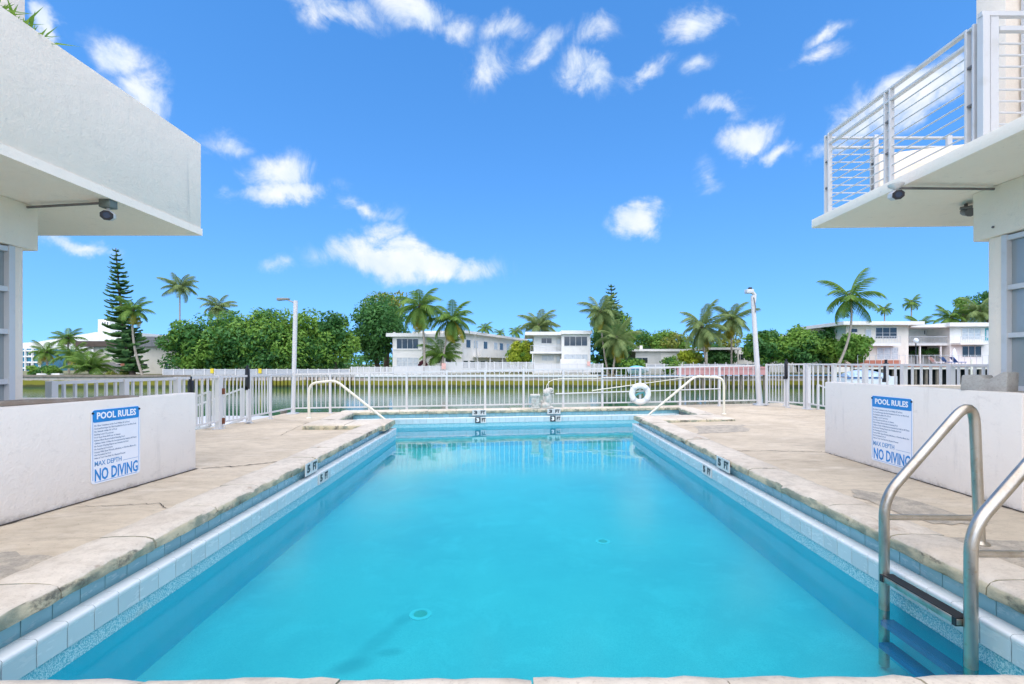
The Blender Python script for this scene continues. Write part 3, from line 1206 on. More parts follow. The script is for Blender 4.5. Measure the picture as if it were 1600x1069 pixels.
# left sign: its lower corner from the photograph's wall line
q0 = Vector((-3.465, 3.2, 0))
pl = lambda d: q0 + lt * ((d - q0.y) / lt.y)
nl = Vector((lt.y, -lt.x, 0))
a = pl(3.82)
rules_sign(Vector((a.x, a.y, .115)) + nl * .001, lt, .45, .60, 'blue and white pool rules sign on the low wall with the board on top')
q1 = Vector((3.73, 5.87, 0))
pr = lambda d: q1 + rt * ((d - q1.y) / rt.y)
nr_ = Vector((rt.y, -rt.x, 0))
a = pl(0)
a = pr(5.05)
rules_sign(Vector((a.x, a.y, .075)) + nr_ * .001, rt, .55, .68, 'blue and white pool rules sign partly hidden by the steel ladder rail')

# weathered board on the low wall
mb = MB()
n = 12
for i in range(n + 1):
    s = i / n
    p = Vector((-3.60, 3.28, .805)).lerp(Vector((-3.44, 4.28, .80)), s)
    wv = .05 + .012 * math.sin(s * 3)
    hz = .030 * (1 - .55 * s) + .004 * math.sin(s * 9)
    for dx, zz in ((-wv, 0), (wv, 0), (wv * .9, hz), (-wv * .9, hz + .004)):
        mb.v.append((p.x + dx, p.y, p.z - .015 + zz))
for i in range(n):
    for k in range(4):
        j = (k + 1) % 4
        mb.f.append((i * 4 + k, i * 4 + j, i * 4 + 4 + j, i * 4 + 4 + k))
mb.f += [(0, 1, 2, 3), (n * 4, n * 4 + 3, n * 4 + 2, n * 4 + 1)]
tag(obj('wooden_board', mb, M['wood'], bevel=.004, seg=1), 'curved grey-brown weathered board lying on the low stucco wall', 'board')

# pale ledges behind the walls
mb = MB()
mb.box((-5.0, 4.55, 0), (-4.1, 4.80, .745))
tag(obj('planter_ledge', mb, M['stucco'], bevel=.01), 'pale ledge behind the low wall with the weathered board', 'ledge')
mb = MB()
mb.box((4.35, 6.30, 0), (6.2, 6.5, .80))
tag(obj('planter_ledge', mb, M['stucco'], bevel=.01), 'long pale block ledge behind the low wall, below the railing pickets', 'ledge')

# notched concrete block on the right wall
a, b = V(1500, 612, 4.0), V(1573, 612, 3.72)
t = (b - a).normalized()
L = (b - a).length
z0, zt = .862, 0
pts = []
for s, z in ((0, 0), (L, 0), (L * 1.02, .15), (L * .93, .158), (L * .62, .095), (L * .50, .108), (L * .46, .128), (L * .08, .130), (L * .03, .12)):
    q = a + t * s
    pts.append((q.x, q.y, z0 + z))
mb = MB()
mb.prism(pts, Vector((-t.y, t.x, 0)).normalized() * .16)
tag(obj('concrete_block', mb, M['grey_conc'], bevel=.006), 'rough grey concrete block with a notched top on the low wall', 'block')


# ------------------------------------------------------------------ the two near buildings
def glazed_wall(parent, x, d_near, d_far, z0, z1, mull, rails, face, th=.05, blind=None):
    """window strip in the plane X=x, facing FACE (+1 looks towards +X)"""
    o_ = face * .03
    mb = MB()
    f = obj('window', MB().box((x - th, d_near, z0), (x + th, d_near + .05, z1)), M['rail_metal'], parent)
    for d in list(mull) + [d_far - .05]:
        obj('mullion', MB().box((x - th * .95, d, z0 + .001), (x + th * .95, d + .045, z1 - .001)), M['rail_metal'], f)
    for z in [z0] + list(rails) + [z1 - .05]:
        obj('glazing_bar', MB().box((x - th * .8, d_near + .001, z), (x + th * .8, d_far - .001, z + .04)), M['rail_metal'], f)
    ds = [d_near] + list(mull) + [d_far]
    for d0, d1 in zip(ds[:-1], ds[1:]):
        obj('pane', MB().box((x - .004, d0 + .02, z0 + .02), (x + .004, d1 - .02, z1 - .02)), M['glass'], f)
    return f


# building with the solid parapet
bl = thing('apartment_building', 'white stucco apartment building with a solid balcony parapet overhanging the deck', 'building', (-5.5, 2.0, 0))
mb = MB()
mb.box((-4.9, 3.84, 0), (-4.1, 3.97, 2.04))
mb.box((-9, 4.02, 0), (-4.95, 4.14, 4.7))
obj('corner_column', MB().box((-4.28, 3.886, 0), (-4.10, 3.965, 2.036)), M['stucco'], bl, bevel=.008)
obj('beam', MB().box((-4.4, -3, 2.036), (-4.08, 4.07, 2.409)), M['stucco'], bl, bevel=.008)
obj('balcony_slab', MB().box((-9, -3, 2.41), (-3.286, 4.974, 2.48)), M['soffit'], bl)
mb = MB().box((-3.42, -3, 2.479), (-3.295, 4.965, 3.355))
obj('parapet', mb, M['stucco'], bl, bevel=.006)
obj('parapet', MB().box((-9, 4.84, 2.479), (-3.421, 4.96, 3.352)), M['stucco'], bl, bevel=.008)
obj('inner_wall', MB().box((-9, -3, 0), (-4.6, 2.2, 4.8)), M['stucco'], bl)
obj('floor_slab', MB().box((-9, 2.2, -.02), (-4.3, 3.9, .02)), M['grey_conc'], bl)
obj('upper_column', MB().box((-4.36, 3.80, 2.5), (-4.12, 4.0, 4.78)), M['stucco'], bl, bevel=.006)
obj('roof_slab', MB().box((-9, -3, 4.785), (-4.42, 4.86, 4.95)), M['stucco'], bl)
glazed_wall(bl, -4.125, 2.21, 3.885, .5, 2.03, (2.7, 3.25), (.92, 1.32, 1.66), 1)
glazed_wall(bl, -4.25, 2.21, 3.80, 2.55, 4.77, (2.8, 3.3), (3.5,), 1)
obj('sill_wall', MB().box((-4.30, 2.2, 0), (-4.11, 3.88, .5)), M['stucco'], bl)
c = Vector((-4.075, 3.7, 2.12))
obj('screw', MB().tube([c, c + Vector((.01, 0, 0))], .012, 8), M['grey_metal'], bl)

# building with the metal railing
XS, DF = 3.27, 5.38
br = thing('apartment_building', 'white apartment building with an open metal balcony railing and tall windows', 'building', (5.5, 2.0, 0))
obj('balcony_slab', MB().add([(XS, -3, 2.6), (9, -3, 2.6), (9, 5.1, 2.6), (XS, DF, 2.6), (XS, -3, 2.695), (9, -3, 2.695), (9, 5.1, 2.695), (XS, DF, 2.695)],
                             [(0, 3, 2, 1), (4, 5, 6, 7), (0, 1, 5, 4), (1, 2, 6, 5), (2, 3, 7, 6), (3, 0, 4, 7)]), M['soffit'], br, bevel=.003)
obj('beam', MB().box((4.05, -3, 2.17), (4.4, 4.29, 2.599)), M['stucco'], br, bevel=.008)
obj('corner_column', MB().box((4.08, 4.06, 0), (4.3, 4.18, 2.17)), M['stucco'], br, bevel=.008)
obj('upper_column', MB().box((4.05, 4.0, 2.695), (4.35, 4.26, 4.9)), M['stucco'], br, bevel=.006)
obj('inner_wall', MB().box((4.7, -3, 0), (9, 2.2, 4.9)), M['stucco'], br)
obj('floor_slab', MB().box((4.3, 2.2, -.02), (9, 3.9, .02)), M['grey_conc'], br)
obj('sill_wall', MB().box((4.10, 2.2, 0), (4.30, 4.05, .86)), M['stucco'], br)
glazed_wall(br, 4.115, 2.21, 4.06, .86, 2.165, (3.0, 3.6), (1.30, 1.70), -1)
glazed_wall(br, 4.2, 2.21, 3.98, 2.72, 4.88, (2.9, 3.45), (3.15, 3.62, 4.2), -1)
for z, d in ((2.27, 3.6), (2.25, 4.1)):
    c = Vector((4.046, d, z))
    obj('screw', MB().tube([c, c - Vector((.008, 0, 0))], .010, 8), M['grey_metal'], br)
obj('parapet', MB().add([(3.86, 5.14, 2.695), (5.2, 5.06, 2.695), (5.2, 5.16, 2.695), (3.86, 5.24, 2.695), (3.86, 5.14, 3.33), (5.2, 5.06, 3.46), (5.2, 5.16, 3.46), (3.86, 5.24, 3.33)],
                        [(0, 3, 2, 1), (4, 5, 6, 7), (0, 1, 5, 4), (1, 2, 6, 5), (2, 3, 7, 6), (3, 0, 4, 7)]), M['stucco'], br, bevel=.006)
ZT = 3.55
XR = 3.315


def rail_post(x, d, z0=2.695, z1=ZT, w=.018, gap=.06):
    """double flat post with spacers"""
    for k in (-1, 1):
        obj('rail_post', MB().box((x - .022, d + k * gap / 2 - w / 2, z0), (x + .022, d + k * gap / 2 + w / 2, z1)), M['rail_metal'], br, bevel=.003, seg=1)
    for s in (.33, .66, .985):
        z = z0 + (z1 - z0) * s
        obj('spacer', MB().box((x - .018, d - gap / 2 + w / 2, z - .01), (x + .018, d + gap / 2 - w / 2, z + .004)), M['grey_metal'] if s < .9 else M['rail_metal'], br)


for d in (5.16, 4.31, 3.52):
    rail_post(XR, d)
zs = [ZT - .012, ZT - .115] + [ZT - .20 - .083 * k for k in range(8)]
for k, z in enumerate(zs):
    h = .018 if k < 2 else .0062
    mb = MB()
    if k < 2:
        mb.box((XR - .021, 3.56, z - h / 2), (XR + .021, 5.11, z + h / 2))
    else:
        mb.tube([(XR, 3.56, z), (XR, 5.11, z)], h, 6)
    obj('rail_bar', mb, M['rail_metal'], br, smooth=True)
    mb = MB()
    if k < 2:
        mb.box((XR + .03, 5.20, z - h / 2), (4.9, 5.235, z + h / 2))
    else:
        mb.tube([(XR + .03, 5.20, z), (3.85, 5.20, z)], h, 6)
    obj('rail_bar', mb, M['rail_metal'], br, smooth=True)
rail_post(3.84, 5.2)
obj('rail_post', MB().box((4.62, 5.18, 3.3), (4.67, 5.21, ZT)), M['rail_metal'], br)
# end post and the return panel towards the wall
for x0, x1, d0, d1 in ((3.285, 3.335, 3.40, 3.45), (3.348, 3.408, 3.41, 3.435)):
    obj('rail_post', MB().box((x0, d0, 2.695), (x1, d1, ZT + .02)), M['rail_metal'], br, bevel=.003, seg=1)
for z in (2.83, 3.08):
    obj('spacer', MB().box((3.3355, 3.415, z), (3.3475, 3.435, z + .02)), M['grey_metal'], br)
for k, z in enumerate([ZT + .02, ZT - .085] + [ZT - .185 - .082 * k for k in range(8)]):
    mb = MB()
    if k < 2:
        mb.box((3.28 if k == 0 else 3.409, 3.405, z - .016), (4.05, 3.44, z + .016))
    else:
        mb.tube([(3.409, 3.425, z), (4.05, 3.425, z)], .007, 6)
    obj('rail_bar', mb, M['rail_metal'], br, smooth=True)

# plant on the parapet balcony
pt = thing('balcony_plant', 'green spiky plant growing over the top of the solid balcony parapet', 'plant', (-3.75, 3.4, 2.5))
obj('pot', MB().lathe([(.13, 0), (.17, .5), (.18, .55), (.15, .8)], (-3.62, 3.42, 2.505), 14), M['grey_conc'], pt, smooth=True)
mb = MB()
pr_ = random.Random(5)
for _ in range(190):
    b0 = Vector((-3.55 + pr_.uniform(-.06, .06), 3.30 + pr_.uniform(-.22, .17), 3.33))
    a, e, L = pr_.uniform(0, 6.28), R(pr_.uniform(5, 80)), pr_.uniform(.12, .36)
    d1 = Vector((math.cos(a) * math.cos(e), math.sin(a) * math.cos(e), math.sin(e)))
    s = d1.cross(Vector((0, 0, 1))).normalized() * .010
    m1 = b0 + d1 * L * .55
    m2 = b0 + d1 * L + Vector((0, 0, -.12 * L))
    mb.add([b0 - s * .6, b0 + s * .6, m1 + s, m1 - s, m2], [(0, 1, 2, 3), (3, 2, 4)])
obj('foliage', mb, M['leaf'], pt, recalc=False, kind='stuff')


# ------------------------------------------------------------------ security cameras
def cctv(c, aim, conduit_from, label, box=True, housing='black'):
    t = thing('security_camera', label, 'camera', c, 'security cameras under the balconies')
    c = Vector(c)
    aim = Vector(aim).normalized()
    if conduit_from is not None:
        obj('conduit', MB().tube([conduit_from, c + Vector((0, 0, .105 if box else .06))], .011, 8), M['grey_metal'], t, smooth=True)
    if box:
        obj('junction_box', MB().box(c + Vector((-.045, -.04, .06)), c + Vector((.045, .04, .125))), M['box_green'], t, bevel=.004)
    else:
        obj('mount', MB().lathe([(.02, .05), (.055, .075), (.06, .09)], c, 14), M['white_metal'], t, smooth=True)
    side = aim.cross(Vector((0, 0, 1))).normalized()
    up = side.cross(aim).normalized()
    f = c + aim * .07
    b = c - aim * .07
    pts = []
    for a_ in range(8):
        ang = 2 * math.pi * (a_ + .5) / 8
        pts.append(b + side * math.cos(ang) * .047 + up * math.sin(ang) * .042)
    obj('housing', MB().prism(pts, aim * .14), M['white_metal'], t, smooth=30)
    pts = [p + aim * .1405 for p in [b + (p - b) * .96 for p in pts]]
    obj('front', MB().prism(pts, aim * .006), M['black'], t)
    obj('lens', MB().tube([f + aim * .005, f + aim * .012], .024, 14), plain('camera_lens', (.03, .05, .09), .1), t)
    obj('bracket', MB().tube([c + up * .03 - aim * .03, c + Vector((0, 0, .065))], .012, 8), M['white_metal'], t)
    return t


cl = V(169, 337, 3.9)
cctv(cl, (.55, -.85, -.22), (-4.08, 3.98, 2.40 - .02), 'dark security camera hanging under the solid-parapet balcony from a grey conduit')
c2 = V(1400, 317, 4.05)
cctv((c2.x, c2.y, 2.505), (-.42, -.9, -.25), (4.05, 4.1, 2.575), 'white-shelled security camera under the railed balcony at the end of a conduit', box=False)
c3 = V(1512, 331, 4.5)
t = thing('security_camera', 'small grey security camera tucked behind the beam of the railed building', 'camera', c3, 'security cameras under the balconies')
obj('hood', MB().bar(c3 + Vector((-.07, -.06, .015)), c3 + Vector((.06, .08, .075)), .09, .012), M['grey_metal'], t)
obj('housing', MB().tube([c3 + Vector((-.02, -.05, -.02)), c3 + Vector((.05, .08, .03))], .04, 10), M['grey_metal'], t, smooth=True)
obj('bracket', MB().bar(c3 + Vector((.03, .05, .04)), (c3.x + .03, c3.y + .05, 2.6), .02, .02), M['grey_metal'], t)


# ------------------------------------------------------------------ pool ladder
def arc(p0, c, p1, n=8):
    """smooth corner from p0 to p1 round control point c"""
    p0, c, p1 = Vector(p0), Vector(c), Vector(p1)
    return [p0 * (1 - s) ** 2 + c * 2 * s * (1 - s) + p1 * s * s for s in [i / n for i in range(n + 1)]]


def fillet_path(pts, r):
    pts = [Vector(p) for p in pts]
    out = [pts[0]]
    for i in range(1, len(pts) - 1):
        a, b, c = pts[i - 1], pts[i], pts[i + 1]
        rr = r[i - 1] if isinstance(r, (list, tuple)) else r
        out += arc(b + (a - b).normalized() * rr, b, b + (c - b).normalized() * rr)
    return out + [pts[-1]]


ld = thing('pool_ladder', 'stainless steel pool ladder with looped handrails and dark steps', 'ladder', (2.3, 2.42, .08))
for d in (2.68, 2.165):
    xp, xd = 2.035, 2.555
    path = fillet_path([(xp, d, -.60), (xp, d, .335), (xd - .02, d, .905), (xd, d - .015, .08)], [.11, .17])
    r_ = obj('handrail', MB().tube(path, .0255, 16), M['steel'], ld, smooth=60)
    obj('base_ring', MB().lathe([(.045, 0), (.045, .008), (.03, .022)], (xd, d - .015, .081), 16), M['steel'], ld, smooth=True)
    obj('brace', MB().tube([(xp + .01, d, .225), (xd - .005, d - .01, .225)], .0165, 12), M['steel'], ld, smooth=60)
for z, x in ((-.096, 2.03), (-.345, 2.03), (-.47, 2.02)):
    st = obj('step', MB().box((x - .036, 2.19, z - .018), (x + .036, 2.655, z + .012)), M['steel'] if z > -.2 else M['boat_blue'], ld, bevel=.004)
    obj('tread', MB().box((x - .030, 2.20, z + .0125), (x + .030, 2.645, z + .017)), M['black'] if z > -.2 else M['boat_blue'], st)
    if z > -.2:
        for d in (2.192, 2.634):
            obj('end_cap', MB().box((x - .040, d, z - .022), (x + .034, d + .02, z + .016)), M['black'], st)

# stair handrails at the shallow end
for lab, path in (('cream stair handrail entering the pool on the solid-parapet building side', [(-3.92, 8.93, .07), (-3.92, 8.93, .72), (-3.42, 8.93, .775), (-2.45, 8.93, .0), (-2.35, 8.93, -.35)]),
                  ('cream stair handrail entering the pool beside the life ring', [(4.17, 9.8, .05), (4.17, 9.8, .80), (3.58, 9.8, .83), (2.62, 9.8, .03), (2.5, 9.8, -.35)])):
    t = thing('stair_handrail', lab, 'handrail', path[0], 'cream handrails at the pool steps')
    p = fillet_path(path, [.16, .12, .08])
    obj('tube', MB().tube(p, .024, 12), M['cream_metal'], t, smooth=60)
    obj('base_ring', MB().lathe([(.05, 0), (.05, .01), (.03, .025)], (path[0][0], path[0][1], path[0][2]), 14), M['cream_metal'], t, smooth=True)

# ------------------------------------------------------------------ fences, gates and light poles
ME_PICK = MB().box((-.0078, -.0078, 0), (.0078, .0078, 1)).mesh('picket')
ME_PICK.materials.append(M['white_metal'])
ME_PICKW = MB().box((-.013, -.013, 0), (.013, .013, 1)).mesh('picket')
ME_PICKW.materials.append(M['white_metal'])


def fence(name, label, a, b, za, zb, posts, npk, cat='fence', group='white metal fences round the deck', post_w=.048, rails=(.13,), top_h=.035, frame=False, pick=None, base=None):
    """a, b: plan ends; za, zb: height of the top rail; posts: fractions along"""
    a, b = Vector((*a, 0)), Vector((*b, 0))
    t = (b - a)
    L = t.length
    t.normalize()
    ang = math.atan2(t.y, t.x)
    f = thing(name, label, cat, (a.x, a.y, dz(a.x, a.y)), group)
    gz = base or (lambda p: dz(p.x, p.y))
    at = lambda s, z: Vector((a.lerp(b, s).x, a.lerp(b, s).y, z))
    top = lambda s: za + (zb - za) * s
    obj('top_rail', MB().bar(at(0, top(0)), at(1, top(1)), .042, top_h), M['white_metal'], f)
    for r_ in rails:
        mb = MB()
        mb.bar(at(0, gz(a) + r_), at(1, gz(b) + r_), .03, .03)
        obj('bottom_rail', mb, M['white_metal'], f)
    for s in posts:
        p = a.lerp(b, s)
        z0 = gz(p)
        pw = post_w / 2
        me = MB().box((-pw, -pw, z0), (pw, pw, top(s) + top_h / 2 + .004))
        o = obj('post', me, M['white_metal'], None, bevel=.003, seg=1, origin=(0, 0, 0))
        o.parent = f
        o.location = Vector((p.x, p.y, 0)) - ORIG[f]
        o.rotation_euler = (0, 0, ang)
        fo = MB().box((-pw * 1.9, -pw * 1.9, z0 - .002), (pw * 1.9, pw * 1.9, z0 + .012))
        q = obj('base_plate', fo, M['rail_metal'], None, origin=(0, 0, 0))
        q.parent = f
        q.location = o.location
        q.rotation_euler = (0, 0, ang)
    for s0, s1 in zip(posts[:-1], posts[1:]):
        n = npk if isinstance(npk, int) else npk(s0, s1)
        for k in range(1, n + 1):
            s = s0 + (s1 - s0) * k / (n + 1)
            p = a.lerp(b, s)
            z0 = gz(p) + rails[0]
            o = inst('picket', pick or ME_PICK, f, (p.x, p.y, z0), (0, 0, ang), (1, 1, top(s) - z0))
    return f


FA, FB = (-5.1, 10.8), (5.9, 11.8)
fposts = []
for x in (459, 516, 577, 635.5, 698, 758, 818, 880, 941, 1000, 1062.5, 1124, 1184):
    k = (x - VX) / FPX
    d = (10.8 + .4636) / (1 - .0909 * k)
    fposts.append((k * d + 5.1) / 11.0)
fence('pool_fence', 'long white picket fence across the far deck edge, behind the stone lion', FA, FB, .85, 1.045, fposts, 7)
LX = -5.05
dl = lambda d: (d - 5.18) / (8.06 - 5.18)
fence('pool_fence', 'white picket fence running behind the low wall with the weathered board', (LX, 5.18), (LX, 8.06), .875, .865, [0, dl(6.13), dl(7.08), .995], 6, post_w=.075, pick=ME_PICKW)
fence('pool_fence', 'short white fence stretch between the rusty-hinged gate and the hooded lamp pole', (LX, 8.98), (-5.12, 10.76), .86, .85, [.0, .45], lambda a, b: 6)
t = thing('dummy_fence', 'x', 'x', (0, 0, 0))
bpy.data.objects.remove(t)
# last pickets up to the pole
fence('fence_gate', 'white gate with rusty hinges in the fence by the solid-parapet building', (LX, 8.12), (LX, 8.92), .86, .86, [0.0, .985], 6, 'gate', 'gates in the deck fence', rails=(.08,), base=lambda p: dz(p.x, p.y) + .03)
rust = [o for o in COL.objects if o.name.startswith('fence_gate')][0]
for z in (.12, .62):
    c = Vector((LX + .035, 8.12, z))
    obj('hinge', MB().box(c + Vector((-.02, -.025, -.05)), c + Vector((.02, .025, .05))), M['rust'], rust, bevel=.006)
RX = 6.45
fence('pool_fence', 'white picket fence running behind the low wall with the concrete block', (RX, 6.55), (RX, 10.77), 1.06, 1.075, [0, (7.18 - 6.55) / 4.22, (8.06 - 6.55) / 4.22, (8.96 - 6.55) / 4.22, (9.85 - 6.55) / 4.22, .99], 4, post_w=.075, pick=ME_PICKW)
fence('pool_fence', 'short white fence return between the sloping gangway and the gate', (6.43, 10.82), (6.235, 11.17), 1.075, 1.075, [0.02, .98], 2)
fence('fence_gate', 'white gate with a tall black latch next to the leaning lamp pole', (6.21, 11.23), (5.99, 11.64), 1.07, 1.06, [0.0, 1.0], 5, 'gate', 'gates in the deck fence', rails=(.08,), base=lambda p: dz(p.x, p.y) + .03)

# tall black magnetic latches
for lab, p, z0, z1 in (('tall black latch on the gate post by the rusty-hinged gate', V(388, 588, 8.93), .62, 1.06), ('black latch standing above the fence over the board-topped wall', V(300, 600, 7.38), .60, .89),
                       ('tall black latch on the gate post by the leaning lamp pole', V(1227, 575, 11.2), .75, 1.20), ('black latch above the fence behind the block-topped wall', V(1382, 578, 8.5), .78, 1.16)):
    t = thing('gate_latch', lab, 'latch', (p.x, p.y, z0), 'black gate latches')
    obj('body', MB().box((p.x - .03, p.y - .06, z0), (p.x + .035, p.y - .005, z1 - .06)), M['black'], t, bevel=.006)
    obj('knob', MB().tube([(p.x, p.y - .035, z1 - .06), (p.x, p.y - .035, z1)], .022, 8), M['black'], t, smooth=True)
    obj('catch', MB().box((p.x - .055, p.y - .06, z0 - .02), (p.x + .02, p.y - .01, z0 + .05)), M['black'], t, bevel=.006)


def gangway(label, x0, d0, sgn):
    g = thing('gangway', label, 'gangway', (x0, d0, -.1), 'gangways outside the gates')
    run, drop = 3.4, 1.25
    for w in (0, .95):
        y = d0 + w
        a, b = Vector((x0, y, .62)), Vector((x0 + sgn * run, y, .62 - drop))
        obj('handrail', MB().bar(a, b, .03, .03), M['white_metal'], g)
        obj('lower_rail', MB().bar(a - Vector((0, 0, .58)), b - Vector((0, 0, .58)), .03, .04), M['white_metal'], g)
        for k in range(0, 21):
            p = a.lerp(b, k / 20)
            o = inst('post' if k % 7 == 0 else 'picket', ME_PICK, g, (p.x, p.y, p.z - .58), (0, 0, 0), (2.6 if k % 7 == 0 else 1, 2.6 if k % 7 == 0 else 1, .58))
    mb = MB()
    mb.prism([(x0, d0, -.05), (x0 + sgn * run, d0, -.05 - drop), (x0 + sgn * run, d0, -.12 - drop), (x0, d0, -.12)], (0, .95, 0))
    obj('ramp', mb, M['rail_metal'], g)


gangway('white gangway with picket rails sloping down outside the rusty-hinged gate', -5.2, 8.05, -1)
gangway('white gangway with picket rails sloping down near the leaning lamp pole', 6.62, 9.7, 1)
for lab, c, s in (('white floating dock in the canal beyond the rusty-hinged gate', (-8.2, 13.6), (1.4, 1.1)), ('white floating dock in the canal beyond the leaning lamp pole', (9.6, 14.6), (1.3, 1.2))):
    t = thing('floating_dock', lab, 'dock', (c[0], c[1], -1.9), 'floating docks')
    obj('deck', MB().box((c[0] - s[0], c[1] - s[1], -.62), (c[0] + s[0], c[1] + s[1], -.5)), M['white_metal'], t, bevel=.02)
    for sx in (-1, 1):
        obj('pile', MB().tube([(c[0] + sx * (s[0] + .12), c[1], -3), (c[0] + sx * (s[0] + .12), c[1], -.2)], .09, 10), M['pile'], t, smooth=True)

# lamp poles
p = Vector((-5.1, 10.8, dz(-5.1, 10.8)))
t = thing('lamp_pole', 'slim white lamp pole with a flat hooded lamp on a bent arm', 'lamp pole', p, 'lamp poles at the fence corners')
top = V(462, 470, 10.8)
obj('pole', MB().tube([p, (top.x, top.y, top.z)], .047, 12), M['white_metal'], t, smooth=True)
obj('base', MB().box(p + Vector((-.1, -.1, -.01)), p + Vector((.1, .1, .03))), M['rail_metal'], t, bevel=.008)
obj('arm', MB().tube([top + Vector((0, 0, -.07)), top + Vector((-.07, 0, -.03)), top + Vector((-.20, 0, .03)), top + Vector((-.28, 0, .045))], .014, 8), M['grey_conc'], t, smooth=True)
obj('lamp_head', MB().add([top + Vector(q) for q in ((-.14, -.06, .055), (-.14, .06, .055), (-.40, .07, .06), (-.40, -.07, .06), (-.16, -.05, .02), (-.16, .05, .02), (-.41, .055, .0), (-.41, -.055, .0))],
                          [(0, 1, 2, 3), (4, 7, 6, 5), (0, 4, 5, 1), (1, 5, 6, 2), (2, 6, 7, 3), (3, 7, 4, 0)]), M['grey_conc'], t, bevel=.01)
p = Vector((5.9, 11.8, dz(5.9, 11.8)))
top = V(1176, 462, 11.75)
t = thing('lamp_pole', 'leaning white lamp pole with a boxy sensor lamp on top', 'lamp pole', p, 'lamp poles at the fence corners')
obj('pole', MB().tube([p, top], [.068, .048], 12), M['white_metal'], t, smooth=True)
obj('base', MB().box(p + Vector((-.12, -.12, -.01)), p + Vector((.12, .12, .04))), M['rail_metal'], t, bevel=.008)
obj('arm', MB().tube([top + Vector((.03, 0, -.18)), top + Vector((.05, 0, .02)), top + Vector((-.02, 0, .10)), top + Vector((-.1, 0, .10))], .045, 10), M['rail_metal'], t, smooth=True)
obj('lamp_head', MB().box(top + Vector((-.17, -.08, .055)), top + Vector((.0, .08, .15))), M['rail_metal'], t, bevel=.015)
obj('sensor', MB().box(top + Vector((-.10, -.04, .15)), top + Vector((-.03, .04, .20))), M['black'], t, bevel=.006)
obj('cable', MB().tube([top + Vector((.0, -.06, -.05)), top + Vector((.035, -.075, -.28)), top + Vector((.04, -.07, -.42))], .012, 6), M['grey_metal'], t)


def fence_d(x):
    k = (x - VX) / FPX
    return (10.8 + .4636) / (1 - .0909 * k)


# life ring
d = fence_d(1000) - .09
c = V(1000, 615.5, d)
t = thing('life_ring', 'white life ring hanging on the far picket fence', 'life ring', (c.x, c.y, c.z - .27))
mb = MB()
nR, nr2, R1, r1 = 36, 12, .195, .068
for i in range(nR):
    A = 2 * math.pi * i / nR
    for j in range(nr2):
        B = 2 * math.pi * j / nr2
        rr = R1 + r1 * math.cos(B)
        mb.v.append((c.x + rr * math.cos(A), c.y + r1 * .8 * math.sin(B), c.z + rr * math.sin(A)))
for i in range(nR):
    for j in range(nr2):
        mb.f.append((i * nr2 + j, ((i + 1) % nR) * nr2 + j, ((i + 1) % nR) * nr2 + (j + 1) % nr2, i * nr2 + (j + 1) % nr2))
obj('ring', mb, M['ring'], t, smooth=80)
for A in (45, 135, 225, 315):
    q = c + Vector((math.cos(R(A)) * R1, 0, math.sin(R(A)) * R1))
    tv = Vector((-math.sin(R(A)), 0, math.cos(R(A))))
    mb = MB()
    u = tv.cross(Vector((0, 1, 0)))
    mb.tube([q - tv * .025, q + tv * .025], r1 + .003, 12)
    obj('band', mb, M['rail_metal'], t, smooth=60)
obj('rope', MB().tube([c + Vector((-.13, .05, -.06)), c + Vector((-.03, .05, .0)), c + Vector((.10, .05, .03)), c + Vector((.12, .05, -.05))], .022, 6), M['rope'], t, smooth=True)

# telescopic pool poles hung along the fence
for lab, xa, ya, xb, yb, r_ in (('white pool pole hung level under the top rail, above the life ring', 941, 590.5, 1126, 587.5, .016),
                                ('white pool pole hung level behind the life ring', 868, 615.5, 1126, 607.5, .016),
                                ('thin pale pole slanting up across the far fence', 925, 610.5, 1084, 588.5, .012)):
    a = V(xa, ya, fence_d(xa) - .045)
    b = V(xb, yb, fence_d(xb) - .045)
    t = thing('pool_pole', lab, 'pole', a, 'pool poles hung on the fence')
    m_ = a.lerp(b, .52)
    obj('outer_tube', MB().tube([a, m_], r_, 8), M['cream_metal'] if r_ < .014 else M['white_metal'], t, smooth=60)
    obj('inner_tube', MB().tube([m_, b], r_ * .78, 8), M['cream_metal'] if r_ < .014 else M['white_metal'], t, smooth=60)
    obj('collar', MB().tube([m_.lerp(a, .02), m_.lerp(b, .02)], r_ * 1.3, 8), M['rail_metal'], t, smooth=60)


# stone lion and pot on the far coping
def blob(name, balls, m, parent, voxel=.012):
    """one continuous carved mesh from overlapping ellipsoids"""
    bm = bmesh.new()
    for c_, r_, rot in balls:
        mat_ = Matrix.Translation(c_) @ Euler(rot).to_matrix().to_4x4() @ Matrix.Diagonal((*r_, 1))
        bmesh.ops.create_uvsphere(bm, u_segments=14, v_segments=10, radius=1, matrix=mat_)
    me = bpy.data.meshes.new(name)
    bm.to_mesh(me)
    bm.free()
    tmp = bpy.data.objects.new(name, me)
    COL.objects.link(tmp)
    md = tmp.modifiers.new('r', 'REMESH')
    md.mode = 'VOXEL'
    md.voxel_size = voxel
    bpy.context.view_layer.update()
    me2 = bpy.data.meshes.new_from_object(tmp.evaluated_get(bpy.context.evaluated_depsgraph_get()))
    bpy.data.objects.remove(tmp)
    o_ = ORIG[parent]
    for v in me2.vertices:
        v.co -= o_
    me2.polygons.foreach_set('use_smooth', [True] * len(me2.polygons))
    me2.materials.clear()
    me2.materials.append(m)
    ob = bpy.data.objects.new(name, me2)
    COL.objects.link(ob)
    ob.parent = parent
    ORIG[ob] = o_
    return ob


def on_far(x, back):
    k = (x - VX) / FPX
    a = LOOP[4]
    s = (k * a.y - a.x) / (tf.x - k * tf.y)
    return a + tf * s - nf * back


